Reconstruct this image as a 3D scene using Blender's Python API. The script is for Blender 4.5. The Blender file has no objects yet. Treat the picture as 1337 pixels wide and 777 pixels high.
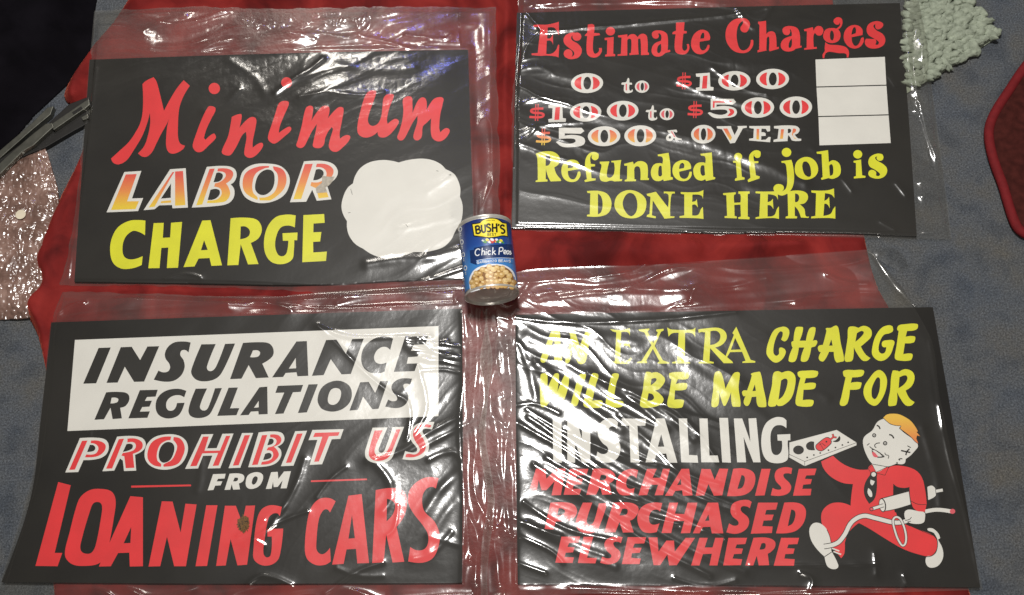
import bpy, bmesh, math, random
import numpy as np
from mathutils import Matrix, Vector
from mathutils.geometry import tessellate_polygon

random.seed(4); RNG = np.random.default_rng(11)
SC = bpy.context.scene; COL = SC.collection

# ------------------------------------------------------------------ camera (fitted to the four 22 x 14 inch cards)
CAM_H, PITCH, ROLL, FPX = 1.4106, math.radians(20.361), math.radians(-4.934), 1453.36
PW, PH = 1337.0, 777.0
X_ = Vector((1, 0, 0)); U_ = Vector((0, math.cos(PITCH), math.sin(PITCH))); FWD = Vector((0, math.sin(PITCH), -math.cos(PITCH)))
RIGHT = X_ * math.cos(ROLL) + U_ * math.sin(ROLL); UP = U_ * math.cos(ROLL) - X_ * math.sin(ROLL)
CAM_P = Vector((0, 0, CAM_H))
cd = bpy.data.cameras.new('camera'); cam = bpy.data.objects.new('camera', cd); COL.objects.link(cam)
M = Matrix.Identity(4)
for i in range(3):
    M[i][0] = RIGHT[i]; M[i][1] = UP[i]; M[i][2] = -FWD[i]; M[i][3] = CAM_P[i]
cam.matrix_world = M
cd.sensor_width = 36; cd.lens = FPX / PW * 36; cd.clip_end = 100; cd.clip_start = 0.05
SC.camera = cam

# ------------------------------------------------------------------ room light: one warm ceiling lamp, dim room, a bluish screen glow, an added fill lamp
w = bpy.data.worlds.new('World'); SC.world = w; w.use_nodes = True
w.node_tree.nodes['Background'].inputs[0].default_value = (1.0, 0.92, 0.80, 1)
w.node_tree.nodes['Background'].inputs[1].default_value = 0.065
def lamp(name, loc, target, power, size, col):
    ld = bpy.data.lights.new(name, 'AREA'); ld.energy = power; ld.shape = 'DISK'; ld.size = size; ld.color = col
    o = bpy.data.objects.new(name, ld); COL.objects.link(o); o.location = loc
    o.rotation_euler = (Vector(target) - Vector(loc)).to_track_quat('-Z', 'Y').to_euler()
    return o
lamp('ceiling_lamp', (0.02, 1.02, 2.45), (0.05, 0.5, 0), 64, 0.34, (1.0, 0.975, 0.94))
lamp('rear_ceiling_lamp', (-0.62, 2.72, 2.45), (-0.05, 0.7, 0), 8.5, 0.40, (1.0, 0.94, 0.85))
lamp('fill_lamp', (0.55, -1.5, 2.35), (0, 0.4, 0), 19, 0.30, (1.0, 0.94, 0.86))  # unseen weak fill behind the camera, added to brighten the near can end
lamp('screen_glow', (-0.18, 2.24, 1.75), (-0.1, 0.7, 0), 0.55, 0.06, (0.16, 0.20, 1.0))
SC.view_settings.view_transform = 'Standard'; SC.view_settings.look = 'None'
SC.view_settings.exposure = 0.0; SC.view_settings.gamma = 1.0
SC.cycles.transparent_max_bounces = 24; SC.cycles.max_bounces = 8
SC.cycles.caustics_reflective = False; SC.cycles.caustics_refractive = False

# ------------------------------------------------------------------ helpers
def ray(x, y):
    return (FWD + RIGHT * ((x - PW / 2) / FPX) + UP * ((PH / 2 - y) / FPX)).normalized()
def pix(x, y, z=0.0):
    d = ray(x, y); t = (z - CAM_H) / d.z
    return CAM_P + d * t
def pixs(pts, z): return [pix(x, y, z) for x, y in pts]

def link(name, me, mats, parent=None):
    o = bpy.data.objects.new(name, me); COL.objects.link(o)
    for m in (mats if isinstance(mats, (list, tuple)) else [mats]): me.materials.append(m)
    if parent: o.parent = parent; o.matrix_parent_inverse = parent.matrix_world.inverted()
    return o
def tag(o, label=None, cat=None, group=None, kind=None):
    if label: o['label'] = label
    if cat: o['category'] = cat
    if group: o['group'] = group
    if kind: o['kind'] = kind
    return o
def empty(name, loc, label, cat, group=None):
    o = bpy.data.objects.new(name, None); COL.objects.link(o); o.location = loc; o.empty_display_size = .05
    bpy.context.view_layer.update()
    return tag(o, label, cat, group)
def mesh_from(verts, faces, smooth=False, midx=None, grad=None):
    me = bpy.data.meshes.new('mesh'); me.from_pydata([tuple(v) for v in verts], [], [tuple(f) for f in faces])
    if smooth: me.polygons.foreach_set('use_smooth', [True] * len(me.polygons))
    if midx is not None: me.polygons.foreach_set('material_index', midx)
    if grad is not None:
        a = me.attributes.new('ink', 'FLOAT', 'POINT'); a.data.foreach_set('value', grad)
    me.update(); return me
def grid_mesh(P):                                   # P: (nv, nu, 3) array -> smooth quad sheet
    nv, nu, _ = P.shape
    idx = np.arange(nv * nu).reshape(nv, nu)
    q = np.stack([idx[:-1, :-1], idx[:-1, 1:], idx[1:, 1:], idx[1:, :-1]], -1).reshape(-1, 4)
    return P.reshape(-1, 3), q
def fast_mesh(V, Q, smooth=True):
    me = bpy.data.meshes.new('mesh'); n = len(V); m = len(Q)
    me.vertices.add(n); me.vertices.foreach_set('co', V.astype(np.float32).ravel())
    me.loops.add(m * 4); me.loops.foreach_set('vertex_index', Q.astype(np.int32).ravel())
    me.polygons.add(m); me.polygons.foreach_set('loop_start', np.arange(0, m * 4, 4, dtype=np.int32))
    me.polygons.foreach_set('loop_total', np.full(m, 4, np.int32))
    me.update(calc_edges=True); me.validate()
    if smooth: me.polygons.foreach_set('use_smooth', [True] * len(me.polygons))
    return me

# noise -------------------------------------------------------------
_P = RNG.permutation(512); _P = np.concatenate([_P, _P]); _G = RNG.uniform(-1, 1, 1024)
def vnoise(x, y, seed=0):
    x = x + seed * 17.31; y = y + seed * 9.17
    xi = np.floor(x).astype(int); yi = np.floor(y).astype(int); fx = x - xi; fy = y - yi
    fx = fx ** 3 * (fx * (fx * 6 - 15) + 10); fy = fy ** 3 * (fy * (fy * 6 - 15) + 10)
    h = lambda a, b: _G[_P[(_P[a & 511] + b) & 511]]
    a = h(xi, yi); b = h(xi + 1, yi); c = h(xi, yi + 1); d = h(xi + 1, yi + 1)
    return (a + (b - a) * fx) * (1 - fy) + (c + (d - c) * fx) * fy
def fbm(x, y, oct=3, seed=0):
    s = 0; a = 1
    for i in range(oct): s = s + a * vnoise(x * 2 ** i, y * 2 ** i, seed + i); a *= .5
    return s
def seg_dist(X, Y, pl, closed=False):
    D = np.full(X.shape, 1e9); n = len(pl)
    for i in range(n if closed else n - 1):
        ax, ay = pl[i][:2]; bx, by = pl[(i + 1) % n][:2]; dx, dy = bx - ax, by - ay
        t = np.clip(((X - ax) * dx + (Y - ay) * dy) / (dx * dx + dy * dy + 1e-12), 0, 1)
        D = np.minimum(D, np.hypot(X - ax - t * dx, Y - ay - t * dy))
    return D
def inside(X, Y, poly):
    r = np.zeros(X.shape, bool); n = len(poly)
    for i in range(n):
        ax, ay = poly[i][:2]; bx, by = poly[(i + 1) % n][:2]
        c = (ay > Y) != (by > Y)
        r ^= c & (X < (bx - ax) * (Y - ay) / ((by - ay) if by != ay else 1e-12) + ax)
    return r
def sdist(X, Y, poly): return np.where(inside(X, Y, poly), -1, 1) * seg_dist(X, Y, poly, True)
def sstep(a, b, x):
    t = np.clip((x - a) / (b - a), 0, 1); return t * t * (3 - 2 * t)

# traced path language: "x,y" smooth point, "x,y!" corner ------------
def path(s, closed=True, n=6):
    pts = []; cor = []
    for tk in s.split():
        c = tk.endswith('!'); a, b = tk.rstrip('!').split(','); pts.append((float(a), float(b))); cor.append(c)
    N = len(pts); out = []
    for i in range(N if closed else N - 1):
        p1 = np.array(pts[i]); p2 = np.array(pts[(i + 1) % N]); c1 = cor[i]; c2 = cor[(i + 1) % N]
        out.append(tuple(p1))
        if c1 and c2: continue
        if not closed and i == 0: c1 = True
        if not closed and i == N - 2: c2 = True
        p0 = np.array(pts[i - 1]) if not c1 else p1 - (p2 - p1) * .5
        p3 = np.array(pts[(i + 2) % N]) if not c2 else p2 + (p2 - p1) * .5
        L = np.hypot(*(p2 - p1)); t1 = (p2 - p0) / (np.hypot(*(p2 - p0)) + 1e-9) * L; t2 = (p3 - p1) / (np.hypot(*(p3 - p1)) + 1e-9) * L
        if c1: t1 = (p2 - p1) * 1.0 if c2 else 2 * (p2 - p1) - t2
        if c2: t2 = 2 * (p2 - p1) - t1
        if c1: t1 = (t1 + (p2 - p1)) / 2
        if c2: t2 = (t2 + (p2 - p1)) / 2
        for k in range(1, n):
            t = k / n; h = (2*t**3-3*t**2+1)*p1 + (t**3-2*t**2+t)*t1 + (-2*t**3+3*t**2)*p2 + (t**3-t**2)*t2
            out.append(tuple(h))
    if not closed: out.append(pts[-1])
    return out
def ell(cx, cy, rx, ry, n=36, rot=0):
    c, s = math.cos(rot), math.sin(rot)
    return [(cx + rx*math.cos(a)*c - ry*math.sin(a)*s, cy + rx*math.cos(a)*s + ry*math.sin(a)*c) for a in [2*math.pi*i/n for i in range(n)]]
def stroke(pts, wd, closed=False):
    """outline ribbon of a polyline; wd a number or one width per point -> list of quads"""
    n = len(pts); wd = [wd] * n if not isinstance(wd, (list, tuple)) else wd
    L = []; R = []
    for i in range(n):
        a = np.array(pts[i - 1] if (i > 0 or closed) else pts[i]); b = np.array(pts[(i + 1) % n] if (i < n - 1 or closed) else pts[i])
        d = b - a; d = d / (np.hypot(*d) + 1e-9); nn = np.array((-d[1], d[0])) * wd[i] / 2
        L.append(tuple(np.array(pts[i]) + nn)); R.append(tuple(np.array(pts[i]) - nn))
    return [[L[i], L[(i+1) % n], R[(i+1) % n], R[i]] for i in range(n if closed else n - 1)]

# zoom windows the artwork was measured in: origin and scale --------
ZW = dict(M1=(140,90,5.98), M2=(280,90,5.98), M3=(440,90,5.975), LC=(130,200,4.178), CL=(430,190,4.855), E1=(690,15,5.348),
          E2=(940,10,5.813), N1=(680,80,6.475), N2=(860,80,6.475), R1=(690,185,5.348), R2=(930,185,5.571), I1=(90,430,5.348),
          I2=(330,430,5.348), P1=(80,550,5.348), P2=(320,545,5.348), L1=(40,620,4.775), L2=(300,620,4.775), X1=(700,420,5.348),
          X2=(930,415,4.952), IN=(700,535,3.932), S1=(680,605,5.55), S2=(870,605,5.55), T=(1020,560,8.636), F=(1110,530,7.067),
          D=(1010,530,3.377), PX=(0,0,1), K=(590,260,5.18))
def unz(z, pts):
    x0, y0, s = ZW[z]; return [(x0 + x / s, y0 + y / s) for x, y in pts]

class Ink:
    """collects flat printed shapes of one piece of lettering and links them as ONE mesh"""
    def __init__(s): s.v = []; s.f = []; s.m = []; s.g = []; s.mats = []
    def mi(s, mat):
        if mat not in s.mats: s.mats.append(mat)
        return s.mats.index(mat)
    def loops(s, loops, mat, layer, gr=None):
        z = INK_Z + layer * 6e-5
        b = len(s.v); fl = [[Vector((x, y, 0)) for x, y in L] for L in loops]
        flat = [p for L in loops for p in L]
        tris = tessellate_polygon(fl)
        for x, y in flat:
            s.v.append(pix(x, y, z)); s.g.append(0 if gr is None else min(1, max(0, (y - gr[0]) / (gr[1] - gr[0]))))
        k = s.mi(mat)
        for t in tris:
            a, bb, c = (s.v[b + i] for i in t)
            if (bb - a).cross(c - a).z < 0: t = t[::-1]
            s.f.append([b + i for i in t]); s.m.append(k)
    def put(s, z, txt, mat, layer=0, gr=None):
        """txt: letters on their own lines, holes after |"""
        for k, ln in enumerate(txt.strip().split('\n')):
            if not ln.strip(): continue
            s.loops([unz(z, path(q)) for q in ln.split('|')], mat, layer + .22 * (k % 2), gr)
    def shape(s, z, pts, mat, layer=0, gr=None): s.loops([unz(z, pts)], mat, layer, gr)
    def line(s, z, txt, wd, mat, layer=0, closed=False):
        for ln in txt.strip().split('\n'):
            for q in stroke(path(ln, closed), wd, closed): s.loops([unz(z, q)], mat, layer)
    def build(s, name, parent, label=None):
        o = link(name, mesh_from(s.v, s.f, False, s.m, s.g), s.mats, parent)
        if label: o['label'] = label
        return o

# ------------------------------------------------------------------ materials
def mat(name):
    m = bpy.data.materials.new(name); m.use_nodes = True; nt = m.node_tree
    return m, nt, nt.nodes['Principled BSDF']
def nd(nt, t, **kw):
    n = nt.nodes.new(t)
    for k, v in kw.items():
        if k.startswith('i_'): n.inputs[k[2:]].default_value = v
        else: setattr(n, k, v)
    return n
def ramp(nt, stops):
    r = nt.nodes.new('ShaderNodeValToRGB'); e = r.color_ramp.elements
    while len(e) < len(stops): e.new(.5)
    for i, (p, c) in enumerate(stops): e[i].position = p; e[i].color = (*c, 1)
    return r
def mottled(name, c, rough=.5, var=.12, scale=60, spec=.4, bump=0, bscale=400, coat=0):
    m, nt, b = mat(name); tc = nd(nt, 'ShaderNodeTexCoord')
    n = nd(nt, 'ShaderNodeTexNoise', i_Scale=scale, i_Detail=5.0); nt.links.new(tc.outputs['Object'], n.inputs['Vector'])
    lo = tuple(x * (1 - var) for x in c); hi = tuple(min(1, x * (1 + var)) for x in c)
    r = ramp(nt, [(.3, lo), (.7, hi)]); nt.links.new(n.outputs[0], r.inputs[0]); nt.links.new(r.outputs[0], b.inputs['Base Color'])
    b.inputs['Roughness'].default_value = rough; b.inputs['Specular IOR Level'].default_value = spec
    if bump:
        n2 = nd(nt, 'ShaderNodeTexNoise', i_Scale=bscale, i_Detail=3.0); nt.links.new(tc.outputs['Object'], n2.inputs['Vector'])
        bp = nd(nt, 'ShaderNodeBump', i_Strength=bump, i_Distance=.001); nt.links.new(n2.outputs[0], bp.inputs['Height']); nt.links.new(bp.outputs[0], b.inputs['Normal'])
    return m
BLACK = mottled('black_card', (.0092, .0080, .0062), .55, .4, 10, .2)
BLACKINK = mottled('black_ink', (.014, .013, .011), .55, .1, 30, .3)
RED = mottled('red_ink', (.76, .028, .034), .5, .07, 30)
YEL = mottled('yellow_ink', (.72, .72, .014), .5, .07, 30)
WHT = mottled('white_ink', (.74, .73, .69), .5, .03, 25)
LINE = mottled('outline_ink', (.02, .018, .016), .6, .05, 20, .2)
TAN = mottled('grey_tape', (.42, .38, .32), .35, .25, 220)
ORG = mottled('orange_ink', (.78, .25, .03), .5, .05, 20)
PINK = mottled('pink_ink', (.72, .10, .13), .5, .05, 20)
def grad_ink(name, stops):
    m, nt, b = mat(name); a = nd(nt, 'ShaderNodeAttribute', attribute_name='ink'); r = ramp(nt, stops)
    nt.links.new(a.outputs['Fac'], r.inputs[0]); nt.links.new(r.outputs[0], b.inputs['Base Color']); b.inputs['Roughness'].default_value = .5
    return m
GRD = grad_ink('red_to_yellow_ink', [(.12, (.74, .075, .05)), (.52, (.80, .26, .06)), (.92, (.82, .58, .03))])
HAIR = grad_ink('orange_hair_ink', [(.1, (.82, .50, .05)), (.5, (.80, .36, .05)), (.95, (.78, .19, .05))])

def film(name, haze=.05, rough=.10, refl=.09, bump=.15, sheen=.5):
    """clear polythene: mostly see-through, thin-film style reflection, a little milkiness"""
    m, nt, b = mat(name); nt.nodes.remove(b); out = nt.nodes['Material Output']
    tr = nd(nt, 'ShaderNodeBsdfTransparent'); tr.inputs[0].default_value = (.95, .945, .93, 1)
    gl = nd(nt, 'ShaderNodeBsdfGlossy'); gl.inputs['Roughness'].default_value = rough; gl.inputs[0].default_value = (1, 1, 1, 1)
    df = nd(nt, 'ShaderNodeBsdfDiffuse'); df.inputs[0].default_value = (.80, .78, .74, 1)
    tc = nd(nt, 'ShaderNodeTexCoord')
    n1 = nd(nt, 'ShaderNodeTexNoise', i_Scale=130.0, i_Detail=4.0); nt.links.new(tc.outputs['Object'], n1.inputs['Vector'])
    bp = nd(nt, 'ShaderNodeBump', i_Strength=bump, i_Distance=.0012); nt.links.new(n1.outputs[0], bp.inputs['Height'])
    nt.links.new(bp.outputs[0], gl.inputs['Normal'])
    g2 = nd(nt, 'ShaderNodeBsdfGlossy'); g2.inputs['Roughness'].default_value = .30; g2.inputs[0].default_value = (1, 1, 1, 1)
    mg = nd(nt, 'ShaderNodeMixShader'); mg.inputs[0].default_value = sheen; nt.links.new(gl.outputs[0], mg.inputs[1]); nt.links.new(g2.outputs[0], mg.inputs[2])
    n2 = nd(nt, 'ShaderNodeTexNoise', i_Scale=11.0, i_Detail=5.0); nt.links.new(tc.outputs['Object'], n2.inputs['Vector'])
    mr = nd(nt, 'ShaderNodeMapRange'); mr.inputs[1].default_value = .3; mr.inputs[2].default_value = .7
    mr.inputs[3].default_value = haze * .5; mr.inputs[4].default_value = haze * 1.5; nt.links.new(n2.outputs[0], mr.inputs[0])
    m1 = nd(nt, 'ShaderNodeMixShader'); nt.links.new(mr.outputs[0], m1.inputs[0]); nt.links.new(tr.outputs[0], m1.inputs[1]); nt.links.new(df.outputs[0], m1.inputs[2])
    fr = nd(nt, 'ShaderNodeFresnel', i_IOR=1.45); ml = nd(nt, 'ShaderNodeMath', operation='MULTIPLY_ADD'); ml.inputs[1].default_value = 1.0; ml.inputs[2].default_value = refl - .034
    nt.links.new(bp.outputs[0], fr.inputs['Normal'])
    nt.links.new(fr.outputs[0], ml.inputs[0])
    mn = nd(nt, 'ShaderNodeMath', operation='MINIMUM'); mn.inputs[1].default_value = .20; nt.links.new(ml.outputs[0], mn.inputs[0]); ml = mn; m2 = nd(nt, 'ShaderNodeMixShader'); nt.links.new(ml.outputs[0], m2.inputs[0]); nt.links.new(m1.outputs[0], m2.inputs[1]); nt.links.new(mg.outputs[0], m2.inputs[2])
    nt.links.new(m2.outputs[0], out.inputs[0])
    return m
FILM = film('clear_polythene', .005, .150, .080, .15, .17); FILM_BACK = film('clear_polythene_back', .024, .25, .006, .3, .3)

def velvet():
    m, nt, b = mat('red_velvet'); tc = nd(nt, 'ShaderNodeTexCoord')
    n = nd(nt, 'ShaderNodeTexNoise', i_Scale=13.0, i_Detail=7.0, i_Distortion=.9); nt.links.new(tc.outputs['Object'], n.inputs['Vector'])
    r = ramp(nt, [(.32, (.070, .005, .005)), (.5, (.155, .011, .010)), (.72, (.25, .022, .018))])
    nt.links.new(n.outputs[0], r.inputs[0]); nt.links.new(r.outputs[0], b.inputs['Base Color'])
    b.inputs['Roughness'].default_value = .8; b.inputs['Specular IOR Level'].default_value = .15
    b.inputs['Sheen Weight'].default_value = .35; b.inputs['Sheen Tint'].default_value = (.9, .2, .12, 1); b.inputs['Sheen Roughness'].default_value = .4
    n2 = nd(nt, 'ShaderNodeTexNoise', i_Scale=900.0, i_Detail=2.0); nt.links.new(tc.outputs['Object'], n2.inputs['Vector'])
    bp = nd(nt, 'ShaderNodeBump', i_Strength=.35, i_Distance=.001); nt.links.new(n2.outputs[0], bp.inputs['Height']); nt.links.new(bp.outputs[0], b.inputs['Normal'])
    return m
VELVET = velvet()
def carpet_mat():
    m, nt, b = mat('carpet_pile'); tc = nd(nt, 'ShaderNodeTexCoord')
    n = nd(nt, 'ShaderNodeTexNoise', i_Scale=14.0, i_Detail=6.0, i_Roughness=.6); nt.links.new(tc.outputs['Object'], n.inputs['Vector'])
    r = ramp(nt, [(.30, (.082, .095, .116)), (.5, (.098, .105, .114)), (.74, (.112, .106, .094))]); nt.links.new(n.outputs[0], r.inputs[0])
    n2 = nd(nt, 'ShaderNodeTexNoise', i_Scale=420.0, i_Detail=3.0, i_Roughness=.7); nt.links.new(tc.outputs['Object'], n2.inputs['Vector'])
    r2 = ramp(nt, [(.3, (.3, .3, .3)), (.55, (1, 1, 1)), (.72, (1.8, 1.8, 1.8))]); nt.links.new(n2.outputs[0], r2.inputs[0])
    mx = nd(nt, 'ShaderNodeMix', data_type='RGBA', blend_type='MULTIPLY'); mx.inputs[0].default_value = .8
    nt.links.new(r.outputs[0], mx.inputs[6]); nt.links.new(r2.outputs[0], mx.inputs[7])
    n3 = nd(nt, 'ShaderNodeTexNoise', i_Scale=28.0, i_Detail=4.0); nt.links.new(tc.outputs['Object'], n3.inputs['Vector'])
    r3 = ramp(nt, [(.34, (.72, .72, .72)), (.5, (1, 1, 1))]); nt.links.new(n3.outputs[0], r3.inputs[0])
    mx2 = nd(nt, 'ShaderNodeMix', data_type='RGBA', blend_type='MULTIPLY'); mx2.inputs[0].default_value = .7
    nt.links.new(mx.outputs[2], mx2.inputs[6]); nt.links.new(r3.outputs[0], mx2.inputs[7]); nt.links.new(mx2.outputs[2], b.inputs['Base Color'])
    b.inputs['Roughness'].default_value = .95; b.inputs['Specular IOR Level'].default_value = .1
    bp = nd(nt, 'ShaderNodeBump', i_Strength=.8, i_Distance=.003); nt.links.new(n2.outputs[0], bp.inputs['Height']); nt.links.new(bp.outputs[0], b.inputs['Normal'])
    return m
CARPET = carpet_mat()

# ------------------------------------------------------------------ outlines measured on the photograph
BOARD = dict(A='117,78! 360,70 611,65! 615,200 620,362! 520,366 390,372 250,370 97,368!',
             B='675,17! 920,10 1175,4! 1187,160 1197,308! 1060,303 930,304 800,300 668,298!',
             C='67,421! 330,412 603,403! 604,580 603,761! 300,762 2,760! 40,650 54,540',
             D='673,411! 940,406 1218,401! 1248,575 1280,767! 980,764 676,762! 674,590')
# bag sides: top, right, bottom (left to right), left  (each top-to-bottom / left-to-right)
BAG = dict(
 A=dict(top='123,14 250,8 400,9 520,8 648,8', right='648,8 650,72 651,150 653,280 640,372', bottom='74,373 200,374 330,377 470,384 560,379 640,372', left='123,14 117,80 108,180 97,270 85,340 74,373'),
 B=dict(top='676,-22 850,-26 1000,-26 1190,-30', right='1190,-30 1212,80 1226,180 1234,240 1243,312', bottom='666,300 800,303 960,307 1100,309 1200,312 1243,312', left='676,-22 673,60 668,130 668,200 666,300'),
 C=dict(top='80,379 200,382 330,386 450,379 560,372 640,368', right='640,368 636,420 643,470 637,520 634,570 641,615 646,660 639,715 636,760 640,800', bottom='-8,800 150,801 330,800 500,800 640,800', left='80,379 66,421 58,500 42,620 0,760 -8,800'),
 D=dict(top='630,372 690,353 850,346 1000,336 1135,326', right='1135,326 1212,437 1226,520 1246,610 1283,770', bottom='628,786 760,776 900,779 1040,777 1160,774 1283,770', left='630,372 634,420 627,470 632,520 625,565 630,610 637,655 629,710 628,786'))
CLOTH = '190,-40! 150,25 122,58 96,95 84,120 86,132 100,138 118,130 116,165 104,205 78,258 52,312 44,342 52,368 36,388 33,405 48,436 60,485 70,540 60,640 66,720 75,830! 1290,830! 1262,760 1238,650 1205,520 1165,410 1145,372 1131,320 1118,240 1095,80 1085,-40!'

CLOTH_POLY = [tuple(p)[:2] for p in pixs(path(CLOTH), .004)]
BOARD_Z = .0080; BOARD_T = .0030; INK_Z = BOARD_Z + .0001
BOARD_PX = {k: path(v, True, 8) for k, v in BOARD.items()}
BOARD_XY = {k: [tuple(p)[:2] for p in pixs(v, BOARD_Z)] for k, v in BOARD_PX.items()}
BAG_XY = {}
for k, s in BAG.items():
    loop = path(s['top'], False) + path(s['right'], False)[1:] + path(s['bottom'], False)[::-1][1:] + path(s['left'], False)[::-1][1:-1]
    BAG_XY[k] = [tuple(p)[:2] for p in pixs(loop, .006)]

# ------------------------------------------------------------------ setting: carpet
def carpet():
    me = mesh_from([(-6, -5, 0), (6, -5, 0), (6, 9, 0), (-6, 9, 0)], [(0, 1, 2, 3)])
    tag(link('carpet', me, CARPET), kind='structure')
carpet()

# ------------------------------------------------------------------ velvet throw under the signs
def cloth():
    poly = CLOTH_POLY; xs = [p[0] for p in poly]; ys = [p[1] for p in poly]; st = .0035
    # concentric sheet: inset rings keep the traced edge smooth
    X, Y = np.meshgrid(np.arange(min(xs), max(xs) + st, st), np.arange(min(ys), max(ys) + st, st))
    D = sdist(X, Y, poly); ok = D < st * .9
    # snap outer vertices onto the edge
    near = (D > -st * .25) & (D < st * .95)
    gx = (sdist(X + 1e-4, Y, poly) - D) / 1e-4; gy = (sdist(X, Y + 1e-4, poly) - D) / 1e-4
    gl = np.hypot(gx, gy) + 1e-9
    Xs = np.where(near, X - D * gx / gl, X); Ys = np.where(near, Y - D * gy / gl, Y)
    cover = np.full(X.shape, 1e9)
    for k in BAG_XY: cover = np.minimum(cover, sdist(Xs, Ys, BAG_XY[k]))
    free = sstep(-.006, .020, cover)
    folds = .5 + .5 * fbm(Xs * 16 + 2 * vnoise(Xs * 6, Ys * 6, 3), Ys * 9, 3, 5)
    ridge = (1 - np.abs(vnoise(Xs * 14 + Ys * 6, Ys * 5 - Xs * 3, 8))) ** 3
    edge = sstep(0, .012, -np.where(near, 0, D))
    Z = .0032 + .0006 * fbm(Xs * 60, Ys * 60, 2, 2) + free * edge * (.004 + .009 * folds + .007 * ridge)
    Z = np.where(near, np.minimum(Z, .0025), Z)
    V, Q = grid_mesh(np.stack([Xs, Ys, Z], -1)); okf = ok.ravel()
    Q = Q[okf[Q].all(1)]
    used = np.unique(Q); rm = np.full(len(V), -1); rm[used] = np.arange(len(used))
    me = fast_mesh(V[used], rm[Q]); o = link('velvet_throw', me, VELVET)
    md = o.modifiers.new('thickness', 'SOLIDIFY'); md.thickness = .0022; md.offset = -1
    tag(o, 'dark red velvet throw spread on the carpet underneath the four signs', 'throw')
cloth()

# ------------------------------------------------------------------ sign boards
def board(k, root):
    xy = BOARD_XY[k]; n = len(xy); bm = bmesh.new()
    top = [bm.verts.new((x, y, BOARD_Z)) for x, y in xy]
    f = bm.faces.new(top); f.normal_update()
    if f.normal.z < 0: f.normal_flip()
    r = bmesh.ops.extrude_face_region(bm, geom=[f]); vs = [e for e in r['geom'] if isinstance(e, bmesh.types.BMVert)]
    bmesh.ops.translate(bm, verts=vs, vec=(0, 0, -BOARD_T)); bmesh.ops.recalc_face_normals(bm, faces=bm.faces)
    me = bpy.data.meshes.new('mesh'); bm.to_mesh(me); bm.free()
    return link('board', me, BLACK, root)
def sign(k, label):
    cx = sum(p[0] for p in BOARD_XY[k]) / len(BOARD_XY[k]); cy = sum(p[1] for p in BOARD_XY[k]) / len(BOARD_XY[k])
    root = empty('shop_sign', (cx, cy, BOARD_Z - BOARD_T), label, 'sign', 'black painted shop signs in plastic bags')
    board(k, root); return root

# ---- sign A
sa = sign('A', 'black shop sign reading Minimum Labor Charge with a blank white cloud shape')
t = Ink()
t.put('M1', '''275,120! 300,95 362,65! 385,100 410,190 443,328! 490,240 545,150 597,88! 645,132! 600,205 568,285 556,360 552,450 553,530 568,580 608,600! 590,628 545,655 505,662 475,645 460,600 460,540 470,440 497,350! 470,420 420,510 385,580 350,650 310,685 275,685 240,660! 290,600 318,520 335,430 333,345! 310,430 270,530 210,630 155,710 95,745 50,735 30,700! 90,645 165,575 215,505 255,430 275,350 280,230
785,300 805,290 840,300 845,325 815,385 775,470 755,540! 768,553! 830,505 848,525 845,545 790,600 740,645 700,648 672,620 668,590 690,520 735,400''', RED)
t.shape('M1', ell(836, 153, 44, 44), RED)
t.put('M2', '''135,375! 205,352 213,375 195,460! 255,395 295,375 325,390 322,450 300,560 298,615! 350,580 375,580 378,605 345,655 300,690 260,692 235,670 235,630 250,540 245,492! 215,520 180,590 145,650 120,675 80,672 58,655 65,620 105,530 125,440
500,275 530,252 575,255 580,280 545,360 510,450 503,500! 570,455 595,455 597,480 550,525 480,580 450,580 420,550 422,510 445,440 475,350
712,310 740,288 768,297 768,340 757,405! 822,310 865,287 897,305 885,386! 954,310 985,297 1008,310 997,398 978,500 980,545! 1027,517 1059,526 1050,560 1010,605 957,646 915,640 893,605 905,540 925,470 915,455! 885,495 865,540 855,590 830,615 795,618 770,605 772,570 790,490 800,430! 760,490 725,560 700,605 670,618 640,600 650,560 680,450''', RED)
t.shape('M2', ell(563, 107, 42, 42), RED)
t.put('M3', '''220,210 255,172 300,170 305,190 275,280 245,370 245,420 275,445 320,425 345,370 355,290 365,225 395,198 440,200 440,225 410,300 390,390 395,430! 450,390 478,400 480,425 430,495 385,530 345,535 322,520 318,490! 290,515 240,535 195,530 163,500 160,440 180,340
515,240 545,215 583,222 588,270 590,345! 630,250 665,222 695,240 698,325! 745,245 785,222 828,228 825,270 805,360 797,460! 805,495! 850,462 878,475 870,510 830,555 785,565 745,540 732,490 735,385! 700,420 670,450 660,530 630,558 600,545 598,510 625,420 628,365! 590,420 555,490 520,550 490,558 470,535 485,490 510,400 518,320''', RED)
t.build('lettering', sa, 'red script lettering reading Minimum')
t = Ink()
t.put('LC', '''135,103! 228,97! 177,247! 238,245! 210,316! 38,323!
385,88! 470,82! 482,297! 398,301! 395,283! 325,285! 300,306! 240,311! | 390,165! 388,244! 335,248!
585,75! 690,70 735,85 748,120 735,155 715,170! 735,200 730,245 700,275 640,288 503,297! | 637,108! 655,106 672,118 668,140 650,155 622,158! | 605,200! 635,195 655,205 652,230 625,252 590,255!
765,150 785,95 840,62 920,57 990,72 1030,115 1037,165 1010,225 950,262 870,272 800,245 770,195 | 850,165 870,115 910,90 945,100 955,140 945,190 915,222 880,228 852,205
1115,45! 1215,42 1275,60 1300,100 1285,140 1240,172! 1265,252! 1185,260! 1160,200! 1127,265! 1038,268! | 1180,90! 1205,88 1222,105 1215,130 1190,145 1165,148!''', WHT)
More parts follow.
